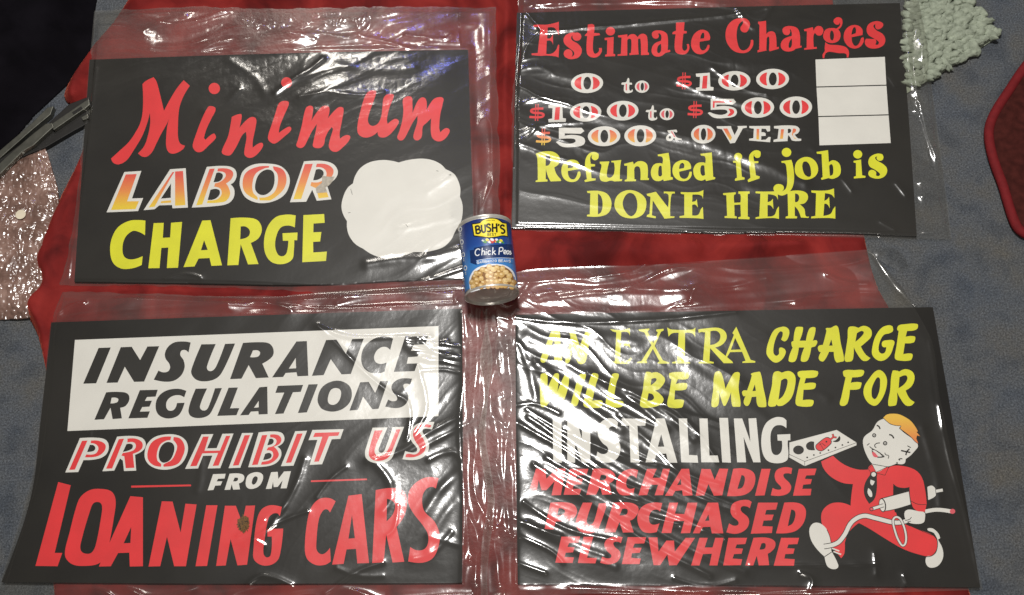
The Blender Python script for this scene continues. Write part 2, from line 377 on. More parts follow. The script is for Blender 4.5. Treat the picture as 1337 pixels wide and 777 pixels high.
for gr, tx in (((222, 274), '''143,116! 203,114! 150,263! 215,262! 196,305! 62,310!
398,103! 408,103! 382,145! 300,292! 268,296!
412,100! 455,97! 468,283! 412,287!
338,262! 390,257! 390,270! 332,273!'''),
               ((217, 268), '''600,86! 628,84! 560,280! 527,285!
645,84! 700,85 728,105 720,140 690,165! 705,190 712,225 690,260 650,270 585,272! 590,258! 640,252 665,225 660,195 640,185 625,183! 630,165! 665,152 688,125 680,105 643,100!
925,70! 860,75 800,105 780,160 795,215 860,255! 862,242 838,215 834,165 852,112 900,83 922,80!
945,72! 1000,90 1020,140 1005,195 960,240 930,258! 875,258! 870,242! 915,238 955,210 972,160 970,115 950,90!'''),
               ((211, 263), '''1120,60! 1163,58! 1100,250! 1057,252!
1185,58! 1240,62 1275,90 1265,130 1220,160! 1250,240! 1195,247! 1182,192! 1150,178! 1155,158! 1200,157 1234,130 1236,100 1215,80 1180,76!''')):
    t.put('LC', tx, GRD, 1, gr)
t.build('lettering', sa, 'white outlined red to yellow lettering reading LABOR')
t = Ink()
t.put('LC', '1215,122! 1250,128 1282,128! 1262,165 1232,188! 1244,214! 1184,218! 1178,190! 1212,162!', TAN, 2)
t.build('tape_patch', sa)
t = Ink()
t.put('LC', '''250,368! 248,448! 215,430 180,425 140,460 125,515 135,565 175,580 235,562! 230,610! 180,628 120,630 75,600 58,540 65,470 100,405 160,370 210,365
295,382! 350,380! 345,462! 385,460! 390,380! 450,375! 428,625! 367,627! 375,515! 337,517! 327,627! 266,628!
560,368! 605,366! 668,612! 610,615! 600,572! 540,575! 518,618! 458,622! | 570,475! 590,528! 553,530!
715,355! 800,352 860,365 885,410 870,460 825,490! 867,605! 810,607! 770,497! 757,610! 697,612! | 770,400! 800,402 820,425 810,455 767,470!
1070,340! 1065,405! 1030,395 990,405 965,450 958,510 975,555 1000,562 1020,545 1030,478! 1000,478! 998,437! 1080,433! 1078,475! 1062,475! 1060,530 1050,580 1000,605 940,595 905,550 897,480 915,405 960,350 1020,335
1112,338! 1225,332! 1228,380! 1167,384! 1166,432! 1210,430! 1203,482! 1165,484! 1166,542! 1240,537! 1235,588! 1106,595!''', YEL)
t.build('lettering', sa, 'yellow block lettering reading CHARGE')
t = Ink()
t.put('CL', '150,240! 165,190 200,140 260,105 340,92 400,98 440,108! 500,92 580,83 650,92 705,118 737,150! 790,180 815,220 830,270 828,325! 843,370 845,420 835,480 800,540 770,600 720,645 640,670 590,675 535,675! 480,695 400,710 330,710 270,690 215,655! 160,620 125,570 112,520 112,480! 85,430 77,380 90,320 115,270', WHT)
for a in ('135,275 143,300', '118,428 134,424', '678,160 692,163', '757,186 772,188', '484,500 498,516', '140,290 146,312', '765,182 772,185'):
    t.line('CL', a, 2.5, LINE, 1)
t.build('white_panel', sa, 'blank white cloud shaped price panel with small scuffs')

# ---- sign B
sb = sign('B', 'black shop sign reading Estimate Charges and Refunded if job is done here')
t = Ink()
t.put('E1', '''35,95! 70,92 130,92 205,75 212,70! 213,165! 208,160 195,130 175,112 135,112! 130,188! 150,188 165,170 170,150! 172,235! 165,215 150,203 128,205! 124,297! 165,293 195,265 208,232 215,235! 210,322! 195,315 130,308 80,310 22,305! 22,293! 65,290! 72,220 80,150 78,115 35,108!
322,146! 290,150 258,168 245,196 252,226 285,256 312,276 320,296 310,312 290,316! 262,314! 280,331 320,331 352,318 370,290 370,258 345,226 308,204 298,188 304,170 322,162!
415,92! 455,92 460,120 458,150! 495,152! 500,165! 455,172! 450,230 452,275 465,295 490,280 492,255! 512,255! 510,285 485,315 450,322 415,305 405,265 410,172! 393,170! 400,158 410,150!
532,185! 595,178! 592,295! 605,298! 605,312! 535,315! 535,303! 548,298! 550,200! 532,200!
625,168! 690,160! 692,180! 710,162 740,160 762,180! 785,158 815,160 830,185 832,285! 843,290! 840,303! 785,305! 782,195 770,190 765,200 768,290! 772,300! 705,305! 705,292! 715,290! 718,200 705,190 690,200! 690,298! 690,308! 622,310! 622,300! 645,297! 650,182! 625,180!
862,155 875,138 905,132 945,140 970,165 972,270! 990,268! 990,282! 955,290! 925,312 885,313 862,290 862,255 880,225 925,205! 928,175 918,155 905,155! 910,175 895,190 870,182 | 925,225! 903,245 900,285 915,290 926,270
1030,78! 1090,75! 1085,135! 1105,138! 1105,152! 1082,155! 1075,220 1075,260 1090,275 1108,258 1105,228! 1120,228! 1122,265 1100,295 1065,300 1030,285 1020,240 1028,160! 1005,158! 1008,145 1030,135!
1265,200! 1195,212! 1198,255 1215,272 1235,265 1252,232! 1265,235! 1255,270 1215,297 1170,292 1140,255 1137,205 1160,155 1205,128 1250,140 1268,175 | 1200,190! 1205,165 1220,148 1228,165 1225,188!''', RED)
t.shape('E1', ell(572, 138, 32, 30), RED); t.shape('E1', ell(338, 176, 31, 29), RED, .5); t.shape('E1', ell(277, 295, 31, 31), RED, .5)
t.put('E2', '''170,80 205,88 228,120 215,170 195,188 165,180 155,155 175,120 175,100! 145,125 128,180 130,250 150,310 180,325 220,300 235,245! 252,245! 250,290 215,335 160,345 100,325 55,270 42,205 60,135 110,90
288,108! 350,100! 352,200! 375,182 410,185 425,215 430,300! 447,298! 447,312! 378,332! 372,322! 375,240 368,220 355,235! 352,320! 357,325! 285,340! 285,325! 298,318! 300,130! 290,122!
475,165 495,145 540,140 585,155 605,195 608,290! 620,288! 620,302! 575,312! 545,330 495,330 465,305 465,265 490,235 545,215! 545,190 535,165 530,165! 532,190 515,208 485,200 | 545,235! 527,260 522,300 535,305 546,280
638,165! 705,148! 710,175! 735,142 770,145 785,175 770,208 740,210 722,190! 710,215 712,300! 735,298! 735,312! 640,320! 640,308! 658,305! 660,180! 640,178!
785,200 805,165 850,155 895,165 915,200 905,245 865,268 815,262 788,235 | 835,205 845,175 860,185 865,220 855,248 840,240
800,262! 830,280 900,285 955,300 978,330 975,378! 962,378! 955,350 900,345 830,335 805,345 795,365 792,385! 780,382! 780,355 795,330 795,305
1090,225! 1090,260 1060,300 1010,310 965,285 940,235 950,175 990,138 1045,135 1080,165 1082,208! 1000,225! 1005,265 1025,290 1050,280 1072,230! | 998,205! 1005,170 1020,148 1032,160 1030,195!
1240,130 1225,155 1195,165 1180,150 1180,125! 1165,140 1185,170 1235,200 1255,240 1245,280 1205,305 1150,310 1110,290 1100,255 1120,230 1160,230 1185,250 1180,280! 1200,280 1205,260 1170,235 1125,205 1113,165 1130,125 1180,103 1225,110''', RED)
t.put('E2', '862,100 885,75 920,80 930,110 920,145 890,172! 882,160! 910,135 910,110! 900,128 875,125', RED, .5)
t.build('lettering', sb, 'red fat serif lettering reading Estimate Charges')

def zero(t, z, cx, cy, rx, ry, ink, gr=None, hw=.24):
    t.loops([unz(z, ell(cx, cy, rx, ry, 44, -.03)), unz(z, ell(cx + 2, cy, rx * hw, ry * .64, 30, .03))], WHT, 0)
    for s in (-1, 1):
        a = [(cx + s * rx * .79 * math.cos(q), cy + ry * .74 * math.sin(q)) for q in np.linspace(-1.05, 1.05, 15)]
        b = [(cx + s * rx * (hw + .14) * max(.2, math.cos(q)) ** .5, cy + ry * .9 * math.sin(q)) for q in np.linspace(.75, -.75, 11)]
        t.loops([unz(z, a + b)], ink, 1, gr)
def dollar(t, z, cx, cy, ink, gr=None):
    o = lambda L: [(cx + x, cy + y) for x, y in L]
    for q in stroke(o(path('56,-32 -20,-28 -48,-14 -30,2 36,8 58,22 36,40 -62,38', False)), 19):
        t.loops([unz(z, q)], ink, 0, gr)
    for dx in (-10, 10):
        t.loops([unz(z, o([(dx - 2, -70), (dx + 6, -70), (dx + 2, 72), (dx - 6, 72)]))], ink, .5, gr)
def one(t, z, dx, dy):
    t.loops([unz(z, [(x + dx, y + dy) for x, y in path('232,370! 350,362! 355,480! 382,485! 380,512! 235,516! 232,490! 265,484! 268,397! 235,395!')])], WHT, 0)
    t.loops([unz(z, [(x + dx, y + dy) for x, y in path('293,390! 332,386! 325,495! 283,497!')])], RED, 1)
def tee(t, z, dx, dy):
    t.loops([unz(z, [(x + dx, y + dy) for x, y in path('905,142 915,145 918,180! 940,183! 940,198! 918,198! 918,240 930,250 942,235! 945,255 920,268 890,268 872,250 875,200! 850,197! 855,182 890,175')])], WHT, 0)
    t.loops([unz(z, [(x + dx, y + dy) for x, y in path('886,192! 898,190! 898,248! 886,244!')])], PINK, 1)
def five(t, z, dx, dy, red):
    sh = lambda s: [(x + dx, y + dy) for x, y in path(s)]
    t.loops([unz(z, sh('440,318! 632,318! 655,345! 625,368! 490,365! 488,385! 560,378 640,395 662,430 640,465 560,480 470,478 415,438! 432,430! 490,450 540,452 580,435 575,415 540,408 440,412!'))], WHT, 0)
    if red:
        t.loops([unz(z, sh('458,338! 620,336! 605,350! 474,350! 472,392! 458,394!'))], RED, 1)
        t.loops([unz(z, sh('590,400! 630,410 638,435 610,460 580,462! 606,432!'))], RED, 1)
t = Ink()
zero(t, 'N1', 560, 185, 136, 84, RED)
t.build('lettering', sb, 'wide white outlined 0 of the first price line')
t = Ink(); tee(t, 'N1', 0, 0); zero(t, 'N1', 1025, 215, 60, 52, PINK)
t.build('lettering', sb, 'small word to of the first price line'); t = Ink()
dollar(t, 'N2', 213, 165, RED); one(t, 'N2', 82, -265); zero(t, 'N2', 640, 165, 136, 82, RED); zero(t, 'N2', 963, 150, 139, 86, RED)
t.build('lettering', sb, 'white and red price reading $100 at the end of the first price line')
t = Ink()
dollar(t, 'N1', 135, 432, RED); one(t, 'N1', 0, 0); zero(t, 'N1', 548, 430, 133, 80, RED); zero(t, 'N1', 861, 418, 134, 83, RED)
tee(t, 'N1', 207, 232); zero(t, 'N1', 1235, 448, 61, 50, PINK); dollar(t, 'N2', 307, 408, RED); five(t, 'N2', 0, 0, True)
zero(t, 'N2', 837, 392, 139, 86, RED); zero(t, 'N2', 1160, 388, 137, 90, RED)
t.build('lettering', sb, 'white and red price line reading $100 to $500')
t = Ink()
dollar(t, 'N1', 190, 638, GRD, (170, 190)); five(t, 'N1', -118, 245, False)
zero(t, 'N1', 704, 634, 137, 84, GRD, (164, 192)); zero(t, 'N1', 1010, 630, 135, 88, GRD, (164, 192))
t.put('N2', '75,585! 150,578! 155,600 135,598 125,592! 150,640 195,655! 195,665! 150,665 140,670! 130,650 110,672 75,672 62,650 75,625 98,615! 80,600 | 95,630! 105,645 95,655 84,645', WHT)
t.put('N2', '104,594! 112,592! 142,640! 132,642!', PINK, 1)
zero(t, 'N2', 377, 617, 103, 79, GRD, (162, 200), .22)
t.put('N2', '''490,550! 612,548! 615,565! 642,625! 672,565! 665,548! 745,546! 745,562! 712,567! 645,690! 605,695! 535,575! 492,567!
765,548! 942,546! 942,592! 920,595! 905,572! 870,570! 868,600! 890,600! 905,610! 905,630! 885,632! 868,632! 866,665! 905,663! 930,640! 947,642! 942,685! 765,670! 765,655! 800,650! 805,570! 768,565!
975,548! 1150,545 1190,570 1180,605 1150,620! 1175,650 1205,655! 1205,672! 1130,670 1110,640 1095,625! 1090,660! 1090,675! 970,682! 972,665! 1005,655! 1015,572! 975,567! | 1092,572! 1115,574 1120,590 1110,605 1092,608!''', WHT)
t.put('N2', '''545,570! 580,568! 620,645! 605,672!
828,572! 850,572! 848,662! 826,660!
1035,575! 1060,575! 1050,655! 1025,657!
1135,570! 1160,575 1155,600! 1135,612! 1142,640 1165,655! 1150,656! 1126,620!''', GRD, 1, (164, 186))
t.build('lettering', sb, 'white outlined price line reading $500 & OVER')
t = Ink()
t.put('R1', '''50,88! 60,80 110,68 175,72 215,105 215,150 180,180! 195,225 225,262! 228,275! 155,278! 135,240 122,190! 120,262! 133,265! 133,278! 50,282! 50,272! 65,268! 62,120 55,95 | 120,95! 145,98 155,125 145,160 120,170!
360,190! 275,205! 280,240 300,262 325,258 345,210! 360,208! 362,240 335,275 285,280 245,255 230,210 240,160 285,128 335,132 358,160 | 275,185! 280,155 300,145 312,160 308,182!
490,100 485,120 462,130 442,115 445,92! 432,110 435,155! 465,158! 465,172! 435,175! 440,255! 470,258! 468,270! 395,282! 390,270! 408,262! 398,190! 378,188! 378,175! 395,172! 400,120 425,82 460,72 488,85
498,140! 565,138! 550,200 550,245 575,250 598,220 598,150 580,145! 578,135! 648,128! 640,180 638,262! 655,262! 652,275! 600,278! 575,272 540,280 505,270 497,235 510,165 498,152!
668,155! 730,140! 735,160! 765,138 805,140 830,165 832,252! 842,256! 840,268! 782,268! 780,190 765,172 745,178 738,195! 740,262! 752,264! 750,276! 672,278! 672,268! 688,262! 690,168! 670,168!
902,90! 978,78! 990,160 992,245! 1008,250! 1008,264! 945,275! 940,262! 915,275 880,270 858,240 857,195 880,158 925,150! 935,155! 935,110 905,102! | 907,200 915,170 930,172! 933,233! 920,243 908,235
1135,190! 1052,210! 1060,245 1085,260 1110,250 1125,210! 1140,210! 1135,245 1105,272 1055,272 1018,245 1005,200 1020,155 1065,130 1110,135 1132,160 | 1052,190! 1058,160 1075,148 1088,162 1085,185!
1200,85! 1280,75! 1285,160 1290,245! 1305,250! 1302,262! 1240,275! 1235,262! 1205,272 1170,258 1152,220 1155,180 1180,150 1225,145! 1235,150! 1232,105 1205,98! | 1200,195 1208,168 1228,167! 1233,233! 1215,238 1204,225''', YEL)
t.build('lettering', sb, 'yellow fat serif lettering reading Refunded'); t = Ink()
t.put('R2', '''150,140! 205,132! 215,255! 235,262! 235,275! 165,285! 165,270! 180,262! 172,155! 152,153!
352,90 345,112 322,118 305,102 312,84! 300,105 305,142! 335,142! 335,156! 306,158! 318,245! 345,253! 343,268! 262,295! 257,280! 278,262! 268,170! 258,168! 258,150! 268,148! 270,100 295,70 325,62 348,72
502,142! 575,132! 585,165 595,240 590,310 565,360 510,392 465,375 445,345 455,318 485,308 515,320 520,345 505,362! 535,340 545,290 540,200 530,160 505,155!
600,195 615,145 660,115 710,115 755,150 770,205 750,250 700,275 650,270 610,240 | 655,185 662,150 685,145 708,170 718,215 715,250 695,255 670,235
758,75! 842,62! 848,150! 880,135 920,155 935,200 925,245 880,270 845,265! 795,278! 790,265! 803,258! 795,90! 762,88! | 850,175! 870,165 880,200 875,240 855,248!
1028,140! 1082,130! 1090,245! 1115,250! 1113,262! 1030,268! 1030,255! 1045,250! 1045,155! 1028,152!
1245,115 1235,135 1210,138 1195,122 1200,108! 1185,115 1195,135 1245,165 1272,200 1260,245 1220,268 1170,265 1138,245 1140,215 1165,205 1190,220 1190,245! 1210,250 1220,235 1185,205 1145,180 1135,145 1150,110 1195,88 1235,92''', YEL)
for c in ((188, 110, 28), (540, 78, 33), (1058, 92, 31)): t.shape('R2', ell(c[0], c[1], c[2] * 1.05, c[2]), YEL)
t.build('lettering', sb, 'yellow fat serif lettering reading if job is')
t = Ink()
t.put('R1', '''408,345! 500,345 555,370 580,430 560,495 500,522 408,522! 410,510! 428,508! 432,360! 412,358! | 485,362! 508,385 518,435 508,490 485,508!
600,440 615,385 655,350 710,338 770,355 815,395 823,445 805,500 760,530 705,535 650,520 612,480 | 658,440 672,385 705,358 742,375 760,430 752,490 720,520 685,500
825,365! 890,350! 975,460! 978,375 965,362 945,362! 945,348! 1022,350! 1022,362! 1000,368 990,450 990,520! 1020,522! 1018,532! 950,538! 868,410! 862,515! 890,522! 888,535! 825,525! 828,512! 845,505! 852,385! 830,378!
1062,352! 1180,352 1222,338! 1218,400! 1205,375 1145,370! 1143,420! 1165,415 1175,400! 1183,462! 1165,440 1143,442! 1143,515! 1185,510 1205,470 1218,455! 1222,540! 1180,535 1055,532! 1055,520! 1088,515! 1088,368! 1065,365!''', YEL, -.5)
t.build('lettering', sb, 'yellow serif lettering reading DONE'); t = Ink()
t.put('R2', '''78,375! 170,368! 170,382! 158,390 160,445! 205,442! 205,385 190,378! 190,362! 272,362! 272,378! 258,380! 258,545! 272,550! 270,565! 190,562! 188,550! 208,545! 205,458! 160,460! 162,540! 178,545! 178,558! 90,555! 90,542! 108,540! 102,390! 80,388!
315,362! 440,362 475,355! 478,425! 460,395 405,382! 402,440! 425,432 440,415! 445,492! 425,465 402,462! 402,545! 450,535 470,490 485,470! 485,562! 440,555 315,562! 315,550! 342,545! 350,378! 315,375!
540,365! 620,355 680,370 697,405 675,445 635,455! 670,490 680,540 703,545! 700,555! 645,552! 625,500 600,470! 600,540! 618,545! 615,558! 533,558! 535,545! 552,540! 548,382! 540,378! | 602,377! 625,385 632,410 622,435 602,440!
720,355! 830,355 885,340! 888,410! 865,385 820,375! 815,430! 835,420 850,400! 855,485! 835,455 815,452! 808,540! 860,525 880,490 895,470! 895,560! 840,555 718,558! 720,545! 750,540! 755,375! 722,370!''', YEL, -.5)
t.build('lettering', sb, 'yellow serif lettering reading HERE')
t = Ink()
t.put('PX', '1064.7,77.8! 1155.3,74.2! 1157.2,110.6! 1066,113!\n1066.1,114.4! 1157.4,112! 1160,149.3! 1068.5,151.6!\n1068.7,153! 1160.2,150.7! 1163,186.8! 1070,189.8!', WHT, 2)
t.build('white_panel', sb, 'three stacked blank white price boxes')

# ---- sign C
sc_ = sign('C', 'black shop sign reading Insurance Regulations prohibit us from loaning cars')
t = Ink(); t.put('PX', '97.8,443.9! 572.5,425.8! 572.5,543.4! 88,562.8!', WHT); t.build('white_panel', sc_)
t = Ink()
t.put('I1', '''207,130! 292,127! 190,377! 100,380!
362,125! 438,122! 497,215! 548,120! 630,118! 525,365! 455,367! 390,262! 340,372! 262,374!
850,92! 835,162! 812,145 785,150 778,180 800,215 808,265 785,320 735,358 670,366 592,352! 625,288! 655,300 690,295 706,270 700,240 675,205 670,170 690,125 735,92 800,85
925,105! 1025,103! 965,255 970,285 1000,290 1030,255 1090,102! 1160,99! 1085,270 1040,335 970,362 895,355 855,310 862,260
1215,95! 1343,90 1400,100 1428,140 1420,190 1350,240! 1395,337! 1305,341! 1255,250! 1205,345! 1125,348! | 1285,148! 1320,148 1335,165 1320,190 1265,195!''', BLACKINK, 1)
t.put('I2', '''305,85! 378,82! 388,325! 312,328! 305,300! 230,305! 212,333! 135,336! | 300,200! 303,272! 252,275!
512,75! 585,72! 650,170! 695,68! 775,65! 685,312! 620,315! 545,208! 495,320! 413,325!
980,65! 960,145! 935,125 900,125 865,150 847,195 860,230 895,242 935,232! 920,295! 880,308 815,300 770,260 757,200 775,130 830,75 890,52 950,55
1065,50! 1225,48! 1205,105! 1125,108! 1105,150! 1170,148! 1150,190! 1085,195! 1075,240! 1150,238! 1130,292! 985,297!''', BLACKINK, 1)
t.build('lettering', sc_, 'black italic lettering reading INSURANCE on white')
t = Ink()
t.put('I1', '''260,440! 350,437 410,450 422,490 395,535 358,548! 370,622! 305,627! 290,548! 245,628! 178,632! | 298,478! 330,478 345,490 335,510 290,518!
495,425! 620,422! 605,470! 545,473! 530,500! 580,498! 562,540! 512,543! 495,575! 565,573! 548,618! 415,622!
820,430! 805,475! 770,460 720,468 685,500 680,545 700,568 735,560 755,515! 808,513! 775,590 730,618 670,620 620,590 605,530 625,470 680,428 760,415
885,415! 965,413! 915,535 925,562 955,565 975,540 1020,412! 1068,410! 1010,545 975,600 910,620 850,605 835,560
1115,408! 1180,406! 1125,552! 1190,550! 1170,600! 1035,605!
1330,405! 1385,400! 1388,592! 1325,595! 1322,572! 1270,575! 1255,598! 1195,601! | 1325,500! 1325,545! 1292,548!''', BLACKINK, 1)
t.put('I2', '''175,395! 352,388! 335,437! 280,440! 215,588! 155,592! 220,442! 158,444!
390,385! 455,383! 378,580! 315,585!
453,480 480,410 540,368 610,360 670,390 692,440 680,505 630,555 560,575 490,560 460,525 | 525,480 545,425 580,410 612,425 615,465 595,510 560,528 530,515
750,370! 810,367! 855,445! 890,362! 945,360! 878,555! 835,558! 770,470! 735,562! 675,568!
1112,345! 1100,388! 1080,380 1055,385 1055,410 1080,445 1085,490 1060,530 1010,550 925,540! 945,490! 975,502 1005,495 1005,470 980,440 968,405 985,370 1030,345 1075,342''', BLACKINK, 1)
t.build('lettering', sc_, 'black italic lettering reading REGULATIONS on white')
t = Ink()
t.put('P1', '''130,118! 240,115 310,130 332,175 315,230 260,262 155,272! 118,355! 28,358! | 200,165! 228,170 238,190 225,208 180,215!
390,108! 500,103 565,118 590,155 575,200 515,235! 523,345! 438,348! 430,275! 410,260! 370,345! 287,350! | 455,160! 485,158 500,170 490,195 430,215!
582,220 600,160 650,112 730,92 810,97 865,130 885,185 870,250 830,305 760,335 680,335 620,310 588,270 | 680,235 695,180 730,148 770,150 790,180 780,235 755,275 715,290 690,275
980,92! 1062,90! 1018,190! 1085,188! 1125,88! 1203,86! 1110,328! 1022,330! 1055,240! 990,242! 955,330! 865,333!
1262,83! 1340,82! 1250,325! 1168,328!''', WHT)
t.put('P1', '''145,137! 183,135! 95,338! 55,340!
208,135! 265,138 308,165 300,210 250,245 165,252! 175,232! 235,228 258,200 255,175 235,158 205,153!
402,125! 438,122! 355,330! 313,332!
462,122! 520,122 565,150 560,195 500,228! 510,325! 450,328! 440,245! 420,240! 430,222! 500,205 520,180 515,155 495,145 462,148!
768,107! 700,112 635,145 605,205 605,265 640,305 695,318! 697,300 672,275 668,225 690,165 730,137 762,132!
785,110! 835,125 862,180 850,240 810,300 715,318! 715,302 770,270 800,215 808,170 782,132!
990,108! 1030,107! 1000,207! 1108,205! 1150,103! 1180,102! 1098,310! 1057,312! 1095,222! 985,225! 945,312! 900,315!
1280,98! 1318,97! 1238,308! 1198,310!''', RED, 1)
t.put('P2', '''95,105! 190,98 255,108 275,145 262,180 225,205! 250,230 250,275 215,320 150,342 22,348! | 170,150! 190,150 200,165 190,185 155,195! | 140,255! 170,248 185,262 175,285 125,298!
350,97! 433,93! 338,337! 250,341!
470,88! 688,82! 665,150! 605,153! 538,327! 450,332! 505,157! 443,159!''', WHT)
t.put('P2', '''118,125! 155,122! 88,330! 48,333!
175,120! 225,122 252,145 245,180 200,205! 225,230 235,265 210,300 165,325 110,330! 118,310! 175,297 195,270 190,240 165,230! 150,230! 160,210! 205,195 220,165 205,145 175,140!
362,115! 402,112! 322,315! 285,318!
488,108! 660,103! 650,128! 585,132! 515,308! 482,310! 540,135! 475,137!''', RED, 1)
t.build('lettering', sc_, 'red lettering with white outlines reading PROHIBIT'); t = Ink()
t.put('P2', '''890,72! 995,70! 935,215 935,240 960,245 980,215 1030,68! 1110,66! 1050,220 1020,290 960,320 890,315 845,285 838,240 850,195
1322,32! 1305,85! 1280,80 1245,82 1240,105 1270,150 1285,200 1270,250 1230,285 1170,298 1098,292! 1118,235! 1160,245 1195,240 1200,215 1165,170 1148,120 1165,75 1210,42 1270,32''', WHT); t.put('P2', '''905,92! 960,90! 905,225 915,262 955,268 995,230 1055,85! 1085,83! 1030,225 1000,280 950,302 895,298 865,265 870,210
1300,55! 1290,70 1230,65 1215,95 1245,150 1262,205 1245,245 1190,275 1120,278! 1130,255 1190,258 1220,225 1185,160 1172,115 1195,65 1250,48''', RED, 1)
t.build('lettering', sc_, 'red lettering with white outlines reading US')
t = Ink()
t.put('P1', '''1060,370! 1148,367! 1140,400! 1095,402! 1085,420! 1125,420! 1112,448! 1075,450! 1062,480! 1022,483!
1175,367! 1240,365 1275,380 1272,415 1240,435! 1248,476! 1200,478! 1190,440! 1180,478! 1140,480! | 1210,395! 1230,395 1235,405 1225,418 1200,420!''', WHT)
t.put('P2', '''5,445 20,405 60,385 100,385 125,405 118,450 90,485 40,500 10,485 | 48,445 60,418 78,412 88,425 78,455 60,470 48,462
182,383! 228,380! 232,430! 272,378! 320,376! 290,495! 248,496! 262,440! 228,485! 200,487! 195,450! 185,498! 145,500!''', WHT)
t.build('lettering', sc_, 'small white lettering reading FROM')
t = Ink(); t.put('P1', '488,450! 905,442! 907,454! 488,464!', RED); t.build('rule', sc_)
t = Ink(); t.put('P2', '460,440! 850,427! 852,438! 460,452!', RED); t.build('rule', sc_)
t = Ink()
t.put('L1', '''172,45! 250,65! 150,487! 197,487! 168,570! 30,568!
280,215 310,140 370,95 440,88 505,105 530,160 520,260 490,430 470,510 420,555 340,568 265,560 220,520 215,470 240,370 | 375,210 395,175 430,172 445,195 440,260 405,440 380,485 345,492 315,475 312,430
622,133! 700,140! 700,570! 618,572! 615,485! 545,488! 500,570! 425,572! | 627,325! 622,425! 580,427!
818,165! 885,167! 935,360! 965,180! 1035,185! 968,570! 895,570! 850,385! 808,570! 735,572!
1095,190! 1165,190! 1100,568! 1028,570!''', RED)
t.put('L2', '''-30,193! 38,193! 78,300! 100,193! 158,191! 108,560! 48,565! 5,400! -25,565! -85,568!
325,200! 312,258! 295,240 265,245 240,275 215,420 210,490 230,515 255,500 262,385! 235,385! 235,338! 333,335! 330,380 318,470 300,530 255,562 195,562 150,525 148,460 165,300 195,220 250,190
660,165! 625,235! 605,215 580,225 555,280 540,420 545,475 580,495 625,455! 630,540! 590,562 530,560 480,520 468,440 485,280 510,200 560,150 620,145
740,130! 822,120! 868,550! 795,552! 787,462! 728,465! 710,555! 638,560! | 762,250! 780,395! 740,398!
910,95! 1030,82 1085,105 1105,160 1090,250 1040,325! 1088,542! 1015,547! 975,370! 960,545! 888,550! | 980,150! 1010,160 1030,185 1020,240 978,290!
1302,20! 1285,85! 1260,75 1230,85 1205,120 1200,180 1215,230 1275,290 1308,370 1300,450 1265,520 1200,548 1112,540! 1125,450! 1165,470 1210,465 1235,430 1235,370 1200,310 1145,240 1112,170 1120,100 1165,45 1230,15''', RED)
t.build('lettering', sc_, 'large red arched lettering reading LOANING CARS')

# ---- sign D
sd = sign('D', 'black shop sign about an extra installing charge with a running cartoon mechanic')
t = Ink()
t.put('X1', '''105,70 135,48 162,58 170,150 180,285 155,295 130,290 130,212! 95,212! 65,280 40,285 30,265 50,212! 32,215 28,190 60,180! 85,120 | 128,118! 130,178! 100,180!
232,58 265,55 275,80 305,175! 345,70 365,53 390,60 385,95 365,180 345,280 315,297 290,285 255,190! 235,275 215,292 203,275 225,190 240,110
515,52! 600,58 655,45! 655,100! 640,75 595,72! 590,150! 625,148 645,130! 660,190! 640,170 590,172! 585,278! 630,275 660,250! 668,258! 645,295! 520,292! 520,282! 550,278! 560,75! 535,68!
715,55! 790,48! 790,58! 778,68! 818,150! 850,75! 838,65! 840,55! 890,50! 890,62! 872,70! 828,170! 885,270! 930,285! 930,293! 850,293! 850,283! 862,278! 815,190! 770,270! 775,282! 775,290! 705,290! 705,282! 735,275! 805,165! 755,75! 718,65!
915,40! 945,55 1090,55 1112,40! 1110,110! 1090,82 1040,78! 1038,275! 1075,285! 1075,292! 950,292! 950,282! 985,275! 995,78! 950,82 925,105!
1132,55! 1160,50 1270,43 1320,70 1330,115 1300,160 1250,180! 1370,278! 1375,290! 1310,290! 1215,185! 1210,275! 1240,282! 1240,292! 1135,292! 1135,282! 1165,275! 1180,75! 1155,72! 1135,78! | 1217,67! 1260,65 1285,90 1280,130 1250,155 1215,163!''', YEL)
t.put('X2', '''155,58! 248,272! 278,280! 278,290! 195,292! 195,283! 215,278! 193,220! 115,222! 95,255! 85,250! 140,110! 130,98! | 148,130! 185,205! 120,207!
498,85 490,130 470,152 445,140! 455,95 435,90 405,150 395,220 410,245 430,235 435,195 465,200 475,225 450,270 410,290 370,265 350,225 365,150 400,80 450,58 480,62
540,65 565,58 587,65 565,148! 605,148! 625,75 648,60 668,68 650,148! 678,150 665,185! 640,192! 620,270 595,285 572,275 595,192! 560,192! 540,275 515,287 493,275 520,192! 515,185 512,158 525,150!
738,85 735,68 765,65 800,50 815,65 830,160 852,275 830,285 800,285 785,220! 755,220! 720,280 698,278 688,258 702,222! 688,215 685,185 715,175! | 770,140! 778,180! 755,180!
880,65 905,55 945,65! 985,52 1025,75 1028,120 985,165 960,185! 990,235 1022,260! 1000,278 970,275 935,230 915,190! 910,265 895,282 858,278 862,220 875,130 | 935,100! 965,85 980,95 960,125 925,155!
1165,55! 1168,85 1145,100 1110,110 1085,150 1075,205 1090,230 1115,225 1125,190! 1100,185 1100,155 1130,145 1175,150 1170,190 1150,240 1110,275 1070,275 1035,240 1035,190 1055,120 1095,65 1140,48
1205,50 1240,42 1325,40 1328,65 1310,80 1260,85! 1250,122! 1308,120 1312,140 1300,160 1245,165! 1235,235! 1290,232 1295,250 1280,275 1200,275 1180,260 1190,190 1205,85! 1195,75''', YEL)
t.build('lettering', sd, 'yellow lettering reading AN EXTRA CHARGE')
t = Ink()
